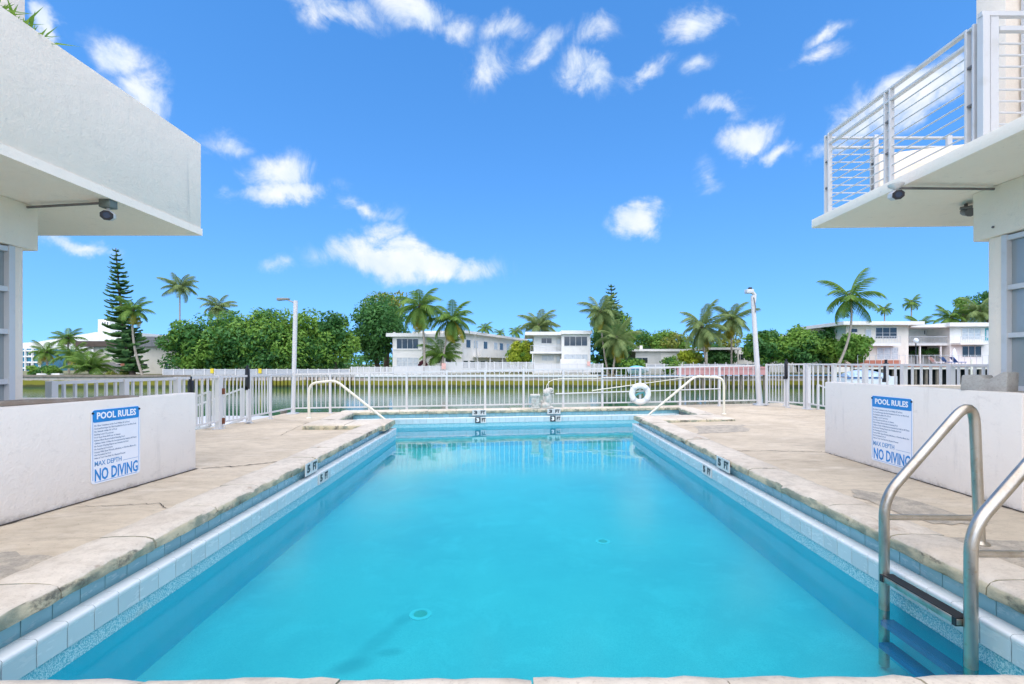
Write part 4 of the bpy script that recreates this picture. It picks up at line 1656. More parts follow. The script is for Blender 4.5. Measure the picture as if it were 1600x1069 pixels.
c = on_far(858, .17)
c.z = .082
t = thing('stone_lion', 'seated carved stone lion statue on the far coping', 'statue', c)
E = lambda dx, dy, z, rx, ry, rz, rot=(0, 0, 0): (c + Vector((dx, dy, z)), (rx, ry, rz), rot)
blob('figure', [E(-.01, .03, .16, .095, .09, .15, (0, R(10), 0)), E(.02, -.02, .22, .085, .08, .12), E(-.06, -.04, .06, .10, .075, .065), E(-.02, .10, .06, .09, .07, .065),
                E(.055, -.05, .10, .032, .035, .115), E(.06, .04, .10, .032, .035, .115), E(.075, -.055, .018, .05, .04, .025), E(.08, .045, .018, .05, .04, .025),
                E(.02, -.01, .37, .098, .095, .088), E(.0, .0, .345, .105, .11, .085), E(.09, -.02, .345, .05, .062, .032), E(.085, -.02, .305, .042, .052, .022), E(.055, -.02, .425, .075, .075, .04),
                E(-.065, -.07, .36, .03, .03, .045), E(-.06, .06, .38, .03, .03, .045), E(.04, -.075, .27, .03, .03, .05), E(-.11, .02, .10, .035, .03, .09, (0, R(-20), 0))], M['stone'], t)
for dx, dz_ in ((.095, .405),):
    blob('eye', [E(dx, -.075, dz_ - .03, .012, .01, .012)], M['bark_dark'], t, .004)
obj('mouth', MB().bar(c + Vector((.045, -.085, .325)), c + Vector((.135, -.06, .335)), .012, .012), M['bark_dark'], t)
obj('plinth', MB().box(c + Vector((-.15, -.10, 0)), c + Vector((.14, .11, .02))), M['stone'], t, bevel=.006)
c = on_far(838.5, .17)
c.z = .082
t = thing('stone_pot', 'square carved stone pot next to the lion statue', 'pot', c)
obj('body', MB().add([c + Vector(q) for q in ((-.075, -.075, 0), (.075, -.075, 0), (.075, .075, 0), (-.075, .075, 0), (-.085, -.085, .27), (.085, -.085, .27), (.085, .085, .27), (-.085, .085, .27))],
                     [(0, 3, 2, 1), (4, 5, 6, 7), (0, 1, 5, 4), (1, 2, 6, 5), (2, 3, 7, 6), (3, 0, 4, 7)]), M['stone'], t, bevel=.006)
obj('rim', MB().box(c + Vector((-.11, -.11, .265)), c + Vector((.11, .11, .315))), M['stone'], t, bevel=.012)
obj('base', MB().box(c + Vector((-.095, -.095, -.001)), c + Vector((.095, .095, .03))), M['stone'], t, bevel=.008)
for k, (dx, dz_) in enumerate(((-.045, .20), (.045, .20), (0, .13), (-.04, .07), (.04, .07))):
    q = c + Vector((dx, -.083, dz_))
    obj('carved_boss', MB().lathe([(.02, -.02), (.026, 0), (.012, .02)], q, 8, 1, .4), M['stone'], t, smooth=True)
d = fence_d(853) - .12
pts = [V(x, y, d) for x, y in ((853, 640), (853.5, 606), (855, 601), (859, 596), (866, 593.3), (876, 592), (900, 591.6), (940, 591.2))]
t = obj('curved_hose', MB().tube(pts, .009, 6), M['cream_metal'], smooth=True)
tag(t, 'thin pale hose arching up behind the stone lion', 'hose')


# ------------------------------------------------------------------ canal, far bank, seawall
Z_CANAL, Z_LAND, D_BANK = -1.9, -.35, 62.0
mb = MB()
mb.box((-700, 4.2, Z_CANAL - 3), (700, D_BANK + .4, Z_CANAL))
struct('canal_water', mb, M['canal'])
mb = MB()
mb.v = [(-3000, D_BANK + .3, Z_LAND), (3000, D_BANK + .3, Z_LAND), (3000, 5000, Z_LAND), (-3000, 5000, Z_LAND)]
mb.f = [(0, 1, 2, 3)]
struct('far_bank', mb, M['land'], recalc=False)
mb = MB()
mb.box((-2000, -2000, -.06), (2000, -8, -.05))
struct('ground', mb, M['land'])


def pxbox(mb, x0, y0, x1, y1, d, depth):
    a, b = V(x0, y0, d), V(x1, y1, d)
    mb.box((a.x, d, b.z), (b.x, d + depth, a.z))
    return mb


def seawall(name, label, x0, x1, d=D_BANK, top=-.33, piles=0, cap='house_grey'):
    a, b = (x0 - VX) * d / FPX, (x1 - VX) * d / FPX
    t = thing(name, label, 'seawall', (a, d, Z_CANAL), 'stretches of the far seawall')
    obj('wall_face', MB().box((a, d, Z_CANAL - .5), (b, d + .35, top - .3)), M['seawall'], t)
    obj('cap', MB().box((a, d - .25, top - .3), (b - .01, d + .6, top)), M[cap], t, bevel=.03, seg=1)
    if piles:
        me = MB().box((-.14, -.14, Z_CANAL - .5), (.14, .14, top - .31)).mesh('pile')
        me.materials.append(M['seawall'])
        for k in range(piles):
            x = a + (b - a) * (k + .5) / piles
            inst('pile', me, t, (x, d - .16, 0))


seawall('seawall', 'concrete seawall below the pine and the cream house', -600, 300, cap='pile')
seawall('seawall', 'seawall on close-set concrete piles under the dense green trees', 300, 556, piles=44, cap='grey_conc')
seawall('seawall', 'seawall with bright green algae in front of the white houses', 556, 935, top=-.30)
seawall('seawall', 'dark-capped seawall behind the pink dock and the dark trees', 935, 2300, top=-.40, cap='pile')


# ------------------------------------------------------------------ trees
def leaf_mesh(name, pts, nrm, size, rg, offset):
    """small four-sided leaves at pts, facing roughly nrm"""
    n = len(pts)
    q = rg.normal(size=(n, 3))
    nrm = nrm + q * .75
    nrm /= np.linalg.norm(nrm, axis=1)[:, None] + 1e-9
    a = rg.normal(size=(n, 3))
    u = np.cross(nrm, a)
    u /= np.linalg.norm(u, axis=1)[:, None] + 1e-9
    w = np.cross(nrm, u)
    s = (size * rg.uniform(.45, 1.6, n))[:, None]
    v = np.empty((n, 4, 3))
    v[:, 0] = pts - u * s
    v[:, 1] = pts - w * s * .5
    v[:, 2] = pts + u * s
    v[:, 3] = pts + w * s * .5
    v = v.reshape(-1, 3) - np.array(offset)
    me = bpy.data.meshes.new(name)
    me.vertices.add(n * 4)
    me.vertices.foreach_set('co', v.ravel())
    me.loops.add(n * 4)
    me.loops.foreach_set('vertex_index', np.arange(n * 4, dtype=np.int32))
    me.polygons.add(n)
    me.polygons.foreach_set('loop_start', np.arange(0, n * 4, 4, dtype=np.int32))
    me.update(calc_edges=True)
    me.validate()
    return me


def add_leaves(parent, pts, nrm, size, rg, m, name='crown'):
    me = leaf_mesh(name, pts, nrm, size, rg, ORIG[parent])
    me.materials.append(m)
    o = bpy.data.objects.new(name, me)
    COL.objects.link(o)
    o.parent = parent
    o['kind'] = 'stuff'
    ORIG[o] = ORIG[parent]
    return o


def tree(label, cx, ytop, ybot, hw, d, m, seed, n=5200, leaf=.22, name='leafy_tree', cat='tree', group='leafy trees on the far bank', trunk=True, lobes=34, ybase=None, m2=None, flat_bottom=False, bark='bark_dark'):
    rg = np.random.default_rng(seed)
    s = d / FPX
    cz = EYE - ((ytop + ybot) / 2 - VY) * s
    rx, rz = hw * s, (ybot - ytop) / 2 * s
    ry = max(rx * .8, .4)
    X = (cx - VX) * s
    zb = EYE - (ybase - VY) * s if ybase else Z_LAND
    t = thing(name, label, cat, (X, d, zb), group)
    # lobes spread through the crown, larger inside, so the outline is uneven with gaps
    L = []
    while len(L) < lobes:
        p = rg.uniform(-1, 1, 3)
        r_ = np.linalg.norm(p)
        if r_ > 1 or r_ < .35:
            continue
        if flat_bottom and p[2] < -.85:
            continue
        L.append(p)
    L = np.array(L)
    C = L * np.array([rx * .80, ry * .80, rz * .80]) + np.array([X, d, cz])
    mean = (rx * ry * rz) ** (1 / 3)
    rad = mean * rg.uniform(.17, .50, lobes)
    w = rad ** 2
    which = rg.choice(lobes, n, p=w / w.sum())
    dirs = rg.normal(size=(n, 3))
    dirs /= np.linalg.norm(dirs, axis=1)[:, None]
    rr = rad[which] * rg.uniform(.55, 1.12, n)
    pts = C[which] + dirs * rr[:, None] * np.array([1.1, 1.0, .85])
    nrm = dirs + np.array([0, 0, .5])
    if m2 is not None:
        sel = rg.uniform(size=lobes) < .4
        ms = sel[which]
        add_leaves(t, pts[~ms], nrm[~ms], leaf, rg, m)
        add_leaves(t, pts[ms], nrm[ms], leaf, rg, m2)
    else:
        add_leaves(t, pts, nrm, leaf, rg, m)
    if trunk:
        mb = MB()
        ht = cz - zb
        r0 = max(.10, .035 * (ht + rz))
        mb.tube([(X, d, zb - .1), (X + .1 * rx * rg.uniform(-1, 1), d, zb + ht * .4), (X, d, cz)], [r0, r0 * .8, r0 * .5], 8)
        tr = obj('trunk', mb, M[bark], t, smooth=60)
        for k in range(6):
            e = C[int(rg.integers(lobes))]
            b = Vector((X, d, zb + ht * rg.uniform(.35, .8)))
            e = Vector(e)
            mid = b.lerp(e, .5) + Vector((0, 0, .08 * ht))
            obj('limb', MB().tube([b, mid, e], [r0 * .5, r0 * .35, r0 * .15], 6), M[bark], tr, smooth=60)
    return t


def frond_mesh(name, droop, m, leaf=.30, nleaf=24, seed=0, start=0.0, width=.026):
    """unit-length pinnate frond growing along +X from the origin, bending down"""
    rg = random.Random(seed)
    mb = MB()
    P, T = [], []
    p, a = Vector((0, 0, 0)), start
    n = 22
    for i in range(n + 1):
        P.append(p.copy())
        tv = Vector((math.cos(a), 0, math.sin(a)))
        T.append(tv)
        p += tv / n
        a -= droop / n * (.35 + 1.3 * i / n)
    mb.tube([P[i] for i in range(0, n + 1, 2)], [.016 * (1 - .85 * i / n) for i in range(0, n + 1, 2)], 4)
    for k in range(nleaf):
        s = .10 + .90 * (k + .5) / nleaf
        i = min(int(s * n), n - 1)
        q = P[i].lerp(P[i + 1], s * n - i)
        tv = T[i]
        L = leaf * (math.sin(math.pi * min(1, (.16 + .80 * s))) ** .7) * rg.uniform(.85, 1.1) + .03
        for sd in (-1, 1):
            side = Vector((0, sd, 0))
            up = tv.cross(Vector((0, 1, 0))) * -1
            dv = (side * .80 + tv * .50 + Vector((0, 0, -.30 - .3 * rg.random())) + up * .10).normalized()
            wv = (tv * width)
            e = q + dv * L + Vector((0, 0, -.22 * L))
            mid = q + dv * L * .5
            mb.add([q - wv * .5, q + wv * .5, mid + wv * .6, e, mid - wv * .6], [(0, 1, 2, 3, 4)])
    me = mb.mesh(name, recalc=False)
    me.materials.append(m)
    return me


FR = {}
for key, mm in (('g', M['palm']), ('s', M['palm_grey']), ('y', M['palm_yellow'])):
    FR[key] = [frond_mesh('frond', dr, mm, .30, 24, i) for i, dr in enumerate((.9, 1.25, 1.7, 2.1))]
FR['far'] = [frond_mesh('frond', dr, M['palm'], .36, 12, i, width=.05) for i, dr in enumerate((1.1, 1.6, 2.0))]


def palm(label, cx, cy, bx, by, Rpx, d, seed, key='g', nf_=22, yellow=0, bend=.0, trunk_r=.16, elev=(-35, 80), name='palm_tree', coconuts=False):
    rg = random.Random(seed)
    top = V(cx, cy, d)
    base = V(bx, by, d)
    base.z = min(base.z, top.z - .5)
    t = thing(name, label, 'palm tree', base, 'palm trees on the far bank')
    mid = base.lerp(top, .5) + Vector((bend, 0, 0))
    pts = arc(base - Vector((0, 0, .3)), mid, top, 12)
    mb = MB()
    mb.tube(pts, [trunk_r * (1.35 if i == 0 else 1.0 - .35 * i / 12) * (1 + .05 * (i % 2)) for i in range(13)], 9)
    obj('trunk', mb, M['bark_palm'], t, smooth=60)
    mb = MB()
    mb.lathe([(trunk_r * .6, -.5), (trunk_r * 1.5, -.1), (trunk_r * 1.3, .3), (.05, .55)], top, 8)
    obj('crown_shaft', mb, M['bark_dark'], t, smooth=True)
    Rm = Rpx * d / FPX
    for k in range(nf_):
        az = k * 2.39996 + rg.uniform(-.25, .25)
        f = (k + .5) / nf_
        e = R(elev[1] + (elev[0] - elev[1]) * (f ** .85) + rg.uniform(-7, 7))
        low = f > 1 - yellow
        kk = 'y' if (low and yellow) else key
        var = FR[kk]
        vi = min(len(var) - 1, int(rg.random() * len(var)))
        if e > R(45):
            vi = min(vi, 1)
        o = inst('frond', var[vi], t, top + Vector((0, 0, .1)), (rg.uniform(-.25, .25), -e, az))
        s = Rm * rg.uniform(.92, 1.18) * (1.0 if e > 0 else .92)
        o.scale = (s, s, s)
    if coconuts:
        for k in range(5):
            a = k * 1.26
            q = top + Vector((math.cos(a) * .22, math.sin(a) * .22, -.18 - .08 * (k % 2)))
            obj('coconut', MB().lathe([(.03, -.13), (.10, -.06), (.10, .05), (.03, .12)], q, 7), M['palm_yellow'], t, smooth=True)
    return t


def branch_mesh(seed):
    """unit-length araucaria branch along +X with upturned needles"""
    rg = random.Random(seed)
    mb = MB()
    P = []
    for i in range(9):
        s = i / 8
        P.append(Vector((s, 0, -.16 * math.sin(s * 2.2) + .22 * s * s)))
    mb.tube(P, [.016 * (1 - .7 * i / 8) for i in range(9)], 4)
    for k in range(40):
        s = .06 + .94 * (k + .5) / 40
        i = min(int(s * 8), 7)
        q = P[i].lerp(P[i + 1], s * 8 - i)
        for sd in (-1, 1):
            L = (.26 * (1 - .55 * s) + .07) * rg.uniform(.75, 1.15)
            e = q + Vector((L * .55, sd * L * .8, L * rg.uniform(.05, .30)))
            tv = Vector((.034, 0, 0))
            up = Vector((0, 0, .075))
            mb.add([q - tv, q + tv, e + tv * .7, e - tv * .7], [(0, 1, 2, 3)])
            mb.add([q - up * .5, q + up, e + up * .8, e - up * .3], [(0, 1, 2, 3)])
    me = mb.mesh('branch', recalc=False)
    me.materials.append(M['leaf_pine'])
    return me


BR = [branch_mesh(i) for i in range(3)]


def norfolk(label, tx, ty, bx, by, d, hw, whorls, per, seed, low=.12, name='norfolk_pine'):
    rg = random.Random(seed)
    top, base = V(tx, ty, d), V(bx, by, d)
    t = thing(name, label, 'pine tree', base, None)
    m_ = base.lerp(top, .35) + Vector(((tx - bx) * .35 * d / FPX, 0, 0))
    pts = arc(base - Vector((0, 0, .3)), m_, top, 14)
    H = top.z - base.z
    obj('trunk', MB().tube(pts, [.36 * (1 - .92 * i / 14) + .02 for i in range(15)], 8), M['bark_dark'], t, smooth=60)
    for k in range(whorls):
        f = low + (1 - low) * k / (whorls - .3)
        i = min(int(f * 14), 13)
        p = pts[i].lerp(pts[i + 1], f * 14 - i)
        L = hw * d / FPX * (1 - f) ** .62 * (.62 + .38 * min(1, (f - low) / .25)) + .25
        a0 = rg.uniform(0, 6.28)
        for j in range(per):
            if rg.random() < .08:
                continue
            s = L * rg.uniform(.75, 1.15)
            o = inst('branch', rg.choice(BR), t, p + Vector((0, 0, rg.uniform(-.08, .08))), (0, R(rg.uniform(-14, 6) + 16 * (1 - f) - 30 * max(0, f - .75)), a0 + j * 6.283 / per + rg.uniform(-.2, .2)))
            o.scale = (s, s, max(s, .8))
    return t


# trees and palms along the far bank, from the pine side to the balcony side
norfolk('tall dark Norfolk pine with a leaning trunk on the far bank', 181, 388, 210, 592, 64, 29, 34, 6, 1)
palm('coconut palm leaning against the tall Norfolk pine', 208, 487, 226, 592, 29, 63, 11, 'g', 20, .12, -1.2)
palm('slender tall palm standing above the dense green trees', 281, 449, 281, 585, 28, 92, 12, 's', 20, 0, 0, elev=(-20, 80))
palm('palm crown just showing over the dense green trees', 340, 481, 340, 585, 27, 80, 13, 's', 20, 0, 0)
palm('drooping dark palm beside the blue glass building', 72, 552, 76, 590, 24, 70, 14, 'g', 18, .2)
palm('dark palm rising before the white sloped roof', 106, 530, 108, 590, 22, 74, 15, 'g', 18, .1)
palm('bushy low palm between the trimmed hedge and the young palm', 116, 556, 119, 590, 28, 68, 16, 'g', 20, .1)
palm('bright young palm with upright fronds at the seawall', 141, 578, 141, 592, 34, 65, 17, 'g', 20, 0, elev=(5, 85), trunk_r=.2)
tree('leafy tree at the thinning end of the dense green row', 296, 500, 594, 42, 66, M['leaf'], 21, 9500, m2=M['leaf_dark'], lobes=52)
tree('tallest leafy tree of the dense row, under the palm crown', 350, 480, 594, 52, 67, M['leaf'], 22, 12500, m2=M['leaf_dark'], lobes=62)
tree('broad leafy tree in the middle of the dense row', 412, 476, 594, 54, 66, M['leaf'], 23, 12500, m2=M['leaf_dark'], lobes=62)
tree('leafy tree of the dense row behind the hooded lamp pole', 470, 474, 594, 50, 66.5, M['leaf'], 24, 12500, m2=M['leaf_dark'], lobes=62)
tree('narrow bright leafy tree ending the dense row', 524, 478, 596, 30, 65, M['leaf'], 25, 8000, m2=M['leaf_dark'], lobes=44)
tree('big dark spreading ficus beside the white house', 592, 462, 572, 52, 74, M['leaf_dark'], 26, 12500, m2=M['leaf_dark'], lobes=60, ybase=586)
tree('olive-topped tree rising behind the big dark ficus', 603, 450, 520, 38, 82, M['leaf_olive'], 27, 4200, m2=M['leaf'], lobes=30, ybase=584)
palm('tall coconut palm with yellowing lower fronds before the white house', 656, 480, 662, 584, 44, 64, 31, 'g', 26, .22, .6, .17, (-72, 82), coconuts=True)
palm('coconut palm with browning fronds leaning towards the taller one', 706, 500, 690, 584, 40, 65, 32, 'g', 26, .25, -.5, .15, (-72, 80), coconuts=True)
palm('low dark young palm at the foot of the two coconut palms', 690, 556, 689, 584, 36, 67, 33, 'g', 18, 0, 0, .15, (-10, 70))
palm('small distant feathery palm above the white house roof', 758, 514, 758, 575, 15, 115, 34, 'far', 14, 0)
palm('small distant palm behind the sloping white roof, paler one', 781, 521, 781, 575, 11, 120, 35, 'far', 12, 0)
palm('small distant palm next to the house with the balcony roof', 806, 519, 806, 575, 14, 112, 36, 'far', 14, 0)
palm('large palm crown spreading behind the balcony house roof', 842, 510, 842, 580, 34, 84, 37, 's', 22, 0, 0, elev=(-15, 80))
tree('yellow-green bush between the two white houses', 812, 530, 572, 25, 74, M['leaf_lime'], 41, 3800, m2=M['leaf'], lobes=26, name='leafy_bush', cat='bush', group='bushes on the far bank', ybase=584)
norfolk('Norfolk pine behind the palms next to the balcony house', 955, 444, 957, 584, 74, 30, 28, 7, 2)
tree('dark dense tree behind the palm pair next to the balcony house', 950, 505, 578, 38, 71, M['leaf_dark'], 42, 5000, lobes=34, ybase=585)
tree('bright green tree behind the palms next to the balcony house', 958, 478, 572, 34, 79, M['leaf'], 142, 6500, m2=M['leaf_dark'], lobes=44, ybase=584)
palm('tall coconut palm on a slim trunk next to the balcony house', 938, 488, 951, 584, 34, 67, 38, 's', 24, .08, -.4, .14, (-55, 82))
palm('full coconut palm with drooping yellow fronds over the green shrub', 963, 530, 957, 584, 38, 65.5, 39, 's', 24, .15, .1, .15, (-70, 82))
tree('green shrub at the foot of the full coconut palm', 985, 556, 584, 26, 65, M['leaf'], 43, 2600, .17, m2=M['leaf_dark'], lobes=22, name='leafy_bush', cat='bush', group='bushes on the far bank')
tree('green tree behind the low grey house', 1008, 514, 560, 32, 84, M['leaf'], 44, 3400, m2=M['leaf_dark'], lobes=26, ybase=578)
tree('olive and green tree above the flat grey roof', 1046, 514, 560, 38, 82, M['leaf_olive'], 45, 4200, m2=M['leaf'], lobes=28, ybase=578)
tree('rounded dark green bush before the low grey house', 1049, 553, 584, 19, 65, M['leaf'], 46, 3000, .12, m2=M['leaf_dark'], lobes=30, name='leafy_bush', cat='bush', group='bushes on the far bank', trunk=False)
tree('yellow-green bush under the palm pair over the pink dock', 1078, 540, 582, 20, 67, M['leaf_lime'], 47, 2800, .18, m2=M['leaf_olive'], lobes=22, name='leafy_bush', cat='bush', group='bushes on the far bank')
tree('dark shrubbery tree between the palm pair over the pink dock', 1122, 535, 582, 30, 72, M['leaf_dark'], 48, 3200, lobes=24, ybase=584)
tree('olive tree behind the palm pair over the pink dock', 1130, 512, 565, 34, 86, M['leaf_olive'], 49, 3200, lobes=26, ybase=580)
palm('full coconut palm over the pink dock, next to the bright bush', 1097, 512, 1106, 580, 42, 65, 40, 's', 26, .06, -.2, .15, (-70, 82))
palm('coconut palm with a dark trunk over the pink dock', 1143, 500, 1143, 580, 37, 66, 50, 's', 24, .15, 0, .14, (-65, 82))
tree('dark spreading tree right behind the leaning lamp pole', 1200, 512, 572, 38, 62.8, M['leaf'], 51, 8500, m2=M['leaf_dark'], lobes=44, ybase=580)
tree('dark spreading tree in the middle of the bank hedge', 1248, 512, 574, 42, 63, M['leaf_dark'], 52, 9000, m2=M['leaf'], lobes=46, ybase=580)
tree('dark spreading tree at the foot of the tall coconut palm', 1298, 511, 574, 42, 62.8, M['leaf_dark'], 53, 9000, m2=M['leaf'], lobes=46, ybase=580)
tree('bright leafy tree overhanging the cream apartment house', 1334, 518, 570, 24, 57, M['leaf'], 54, 3600, m2=M['leaf'], lobes=28, ybase=580)
palm('tall leaning coconut palm before the cream apartment house', 1328, 466, 1310, 566, 46, 52, 55, 'g', 15, 0, 1.3, .13, (-45, 82), coconuts=True)
palm('small distant palm over the cream roof, nearest the tall coconut palm', 1382, 484, 1382, 560, 14, 100, 56, 'far', 16, 0)
palm('small distant palm on a thin stem high over the cream roof', 1424, 474, 1424, 560, 15, 100, 57, 'far', 16, 0)
palm('feathery palm between the two apartment house roofs', 1438, 508, 1438, 560, 22, 78, 58, 'g', 18, 0)
palm('dark palm behind the second apartment house roof', 1486, 498, 1486, 560, 28, 80, 59, 'g', 20, 0)
palm('grey-green fan of a palm close to the near white column', 1530, 488, 1530, 560, 30, 78, 60, 's', 22, 0)
tree('thin airy tree top beyond the second apartment house', 1506, 458, 500, 17, 95, M['leaf'], 61, 1300, .2, lobes=16, ybase=560)
tree('grey leafy tree top next to the near white column', 1545, 450, 500, 24, 95, M['leaf_dark'], 62, 2200, .22, lobes=20, ybase=560)
tree('trimmed round hedge bush by the blue glass building', 53, 568, 592, 9, 63.5, M['leaf'], 63, 1600, .12, m2=M['leaf_dark'], lobes=16, name='leafy_bush', cat='bush', group='bushes on the far bank', trunk=False)
tree('long trimmed hedge bush above the white planter', 78, 570, 588, 17, 63.5, M['leaf'], 64, 2200, .12, m2=M['leaf_dark'], lobes=24, name='leafy_bush', cat='bush', group='bushes on the far bank', trunk=False)
tree('dark red-leaved shrub before the white house', 661, 562, 576, 7, 65, plain('red_leaf', (.10, .02, .03), .6), 65, 900, .12, lobes=12, name='leafy_bush', cat='bush', group='bushes on the far bank', trunk=False)
tree('low pale shrubs against the cream house wall', 188, 580, 592, 20, 64, M['leaf_olive'], 66, 1500, .12, lobes=16, name='leafy_bush', cat='bush', group='bushes on the far bank', trunk=False)


# ------------------------------------------------------------------ houses on the far bank
def win(parent, x0, y0, x1, y1, d, n=1, glass='dark_glass', rows=1, frame='roof_white', fw=.06, proud=.05):
    """window in a wall facing the canal: a frame with its panes"""
    a, b = V(x0, y0, d), V(x1, y1, d)
    W_, H_ = b.x - a.x, a.z - b.z
    f = MB()
    f.box((a.x, d - proud, b.z), (a.x + fw, d + .02, a.z)).box((b.x - fw, d - proud, b.z), (b.x, d + .02, a.z))
    f.box((a.x + fw, d - proud, b.z), (b.x - fw, d + .02, b.z + fw)).box((a.x + fw, d - proud, a.z - fw), (b.x - fw, d + .02, a.z))
    w_ = obj('window', f, M[frame], parent)
    iw = (W_ - 2 * fw - (n - 1) * fw * .8) / n
    ih = (H_ - 2 * fw - (rows - 1) * fw * .6) / rows
    for i in range(n):
        x = a.x + fw + i * (iw + fw * .8)
        if i:
            obj('mullion', MB().box((x - fw * .8, d - proud * .9, b.z + fw), (x, d + .015, a.z - fw)), M[frame], w_)
        for r_ in range(rows):
            z = b.z + fw + r_ * (ih + fw * .6)
            if r_:
                obj('glazing_bar', MB().box((x, d - proud * .8, z - fw * .6), (x + iw, d + .012, z)), M[frame], w_)
            obj('pane', MB().box((x, d - .012, z), (x + iw, d + .01, z + ih)), M[glass], w_)
    return w_


def hbox(name, parent, x0, y0, x1, y1, d, depth, m, bevel=0):
    return obj(name, pxbox(MB(), x0, y0, x1, y1, d, depth), M[m], parent, bevel=bevel, seg=1)


def hrail(parent, x0, y0, x1, y1, d, step=2.2, m='rail_metal'):
    """thin balcony railing"""
    a, b = V(x0, y0, d), V(x1, y1, d)
    f = obj('balcony_railing', MB().bar((a.x, d, a.z), (b.x, d, a.z), .05, .05), M[m], parent)
    obj('lower_rail', MB().bar((a.x, d, b.z + .05), (b.x, d, b.z + .05), .04, .04), M[m], f)
    n = max(2, int((x1 - x0) / step))
    mb = MB()
    for k in range(n + 1):
        x = a.x + (b.x - a.x) * k / n
        mb.box((x - .015, d - .015, b.z), (x + .015, d + .015, a.z - .02))
    obj('balusters', mb, M[m], f, kind='stuff')


# white house behind the two coconut palms
h = thing('white_house', 'white two-storey house with flat roof behind the two coconut palms', 'house', V(660, 584, 70), 'houses across the canal')
hbox('wall', h, 613.5, 525, 660, 586, 70, 9, 'house_white')
hbox('wall', h, 660, 527, 722, 586, 71.5, 8, 'house_white')
hbox('roof', h, 603, 520.5, 663, 526, 69.4, 11, 'roof_white')
hbox('roof', h, 663.2, 521.5, 724, 526.5, 70.8, 10, 'roof_white')
hbox('fascia', h, 614, 545.5, 659.5, 547, 69.9, .3, 'roof_white')
win(h, 619.5, 529, 654, 545.5, 70, 4)
win(h, 619.5, 558.5, 654.5, 574, 70, 4, 'curtain', 2)
win(h, 678.5, 558.5, 688.5, 568, 71.5, 1, 'dark_glass')
win(h, 695.5, 558.5, 705.5, 568, 71.5, 1, 'dark_glass')
win(h, 668, 531, 676, 544, 71.5, 1, 'curtain')
hbox('door', h, 661.5, 553, 667, 575, 71.4, .1, 'house_grey')
hbox('chimney', h, 614, 519, 617, 521, 71, .4, 'roof_white')
# the long wing running back
w0, w1 = V(719, 585, 72.5), V(815, 585, 97)
wt_ = Vector((w1.x - w0.x, w1.y - w0.y, 0))
WL = wt_.length
wt_.normalize()
wn_ = Vector((wt_.y, -wt_.x, 0))
if wn_.y > 0:
    wn_ = -wn_


def wbox(name, u0, u1, z0, z1, out, thick, m, parent=h):
    a = Vector((w0.x, w0.y, 0)) + wt_ * (u0 * WL) + wn_ * out
    b = Vector((w0.x, w0.y, 0)) + wt_ * (u1 * WL) + wn_ * out
    mb = MB()
    mb.prism([(a.x, a.y, z0), (b.x, b.y, z0), (b.x, b.y, z1), (a.x, a.y, z1)], -wn_ * thick)
    return obj(name, mb, M[m], parent)


wbox('wall', 0, 1, -.4, 5.75, 0, 7, 'house_white')
wbox('roof', -.02, 1.04, 5.75, 6.15, .9, 9, 'roof_white')
wbox('balcony_parapet', .16, 1, 2.35, 3.35, 1.5, .15, 'house_white')
wbox('balcony_floor', .16, 1, 2.15, 2.35, 1.5, 1.5, 'house_white')
for u in (.1, .2, .34, .50, .60, .72, .86):
    f = wbox('window', u - .035, u + .035, 3.5, 5.0, .05, .1, 'roof_white')
    wbox('pane', u - .026, u + .026, 3.65, 4.85, .07, .04, 'dark_glass' if u not in (.2, .50, .72) else 'curtain', f)
for u in (.06, .15, .30, .42, .58, .74):
    f = wbox('window', u - .045, u + .045, .3, 1.75, .05, .1, 'roof_white')
    wbox('pane', u - .033, u + .033, .45, 1.6, .07, .04, 'dark_glass', f)
for u in (.3, .5, .7, .9):
    wbox('porch_post', u - .006, u + .006, -.4, 2.15, 1.45, .12, 'roof_white')

# white house with the balcony
h = thing('white_house', 'white two-storey house with a corner balcony and four big upper windows', 'house', V(878, 584, 69), 'houses across the canal')
hbox('wall', h, 877.5, 522, 922.5, 586, 69, 9, 'house_white')
hbox('wall', h, 834, 523, 877.5, 586, 70.6, 8, 'house_white')
hbox('roof', h, 820.5, 518.5, 877, 523.5, 68.6, 11, 'roof_white')
hbox('roof', h, 877.2, 516.5, 925, 522, 68.4, 11, 'roof_white')
win(h, 881, 525.5, 918, 541, 69, 4)
win(h, 881, 553.5, 918.5, 563, 69, 4, 'curtain')
win(h, 845.5, 528, 862.5, 537, 70.6, 2)
win(h, 846, 555, 866, 564, 70.6, 2, 'curtain')
for y0, y1 in ((528.5, 549), (556, 578)):
    dd = hbox('door', h, 869, y0, 876.5, y1, 70.5, .1, 'house_grey')
    obj('pane', pxbox(MB(), 870.5, y0 + 1.5, 875, y0 + 9, 70.47, .02), M['curtain'], dd)
hbox('balcony_floor', h, 828.5, 549.5, 877.4, 552.5, 68.9, 1.7, 'roof_white')
hrail(h, 829, 540, 877.3, 549.6, 69)
hbox('porch_post', h, 831.5, 552.5, 833, 584, 69, .14, 'roof_white')
hbox('privacy_screen', h, 875.5, 561, 915, 577, 67.5, .08, 'house_white')

# low grey house
h = thing('low_house', 'low pale grey house with a flat roof behind the round bush', 'house', V(1030, 584, 71), 'houses across the canal')
hbox('wall', h, 993, 548.5, 1069, 586, 71, 8, 'house_grey')
hbox('roof', h, 988, 545.5, 1072, 549, 70.3, 10, 'roof_white')
win(h, 994, 558.5, 1012.5, 568, 71, 2)
hbox('garage_door', h, 1033, 552, 1056, 580, 70.95, .08, 'house_white')
hbox('vent_box', h, 1000, 540, 1004, 545.6, 72, .4, 'roof_white')
hbox('vent_box', h, 995, 541.5, 998, 545.6, 72.5, .4, 'roof_grey')
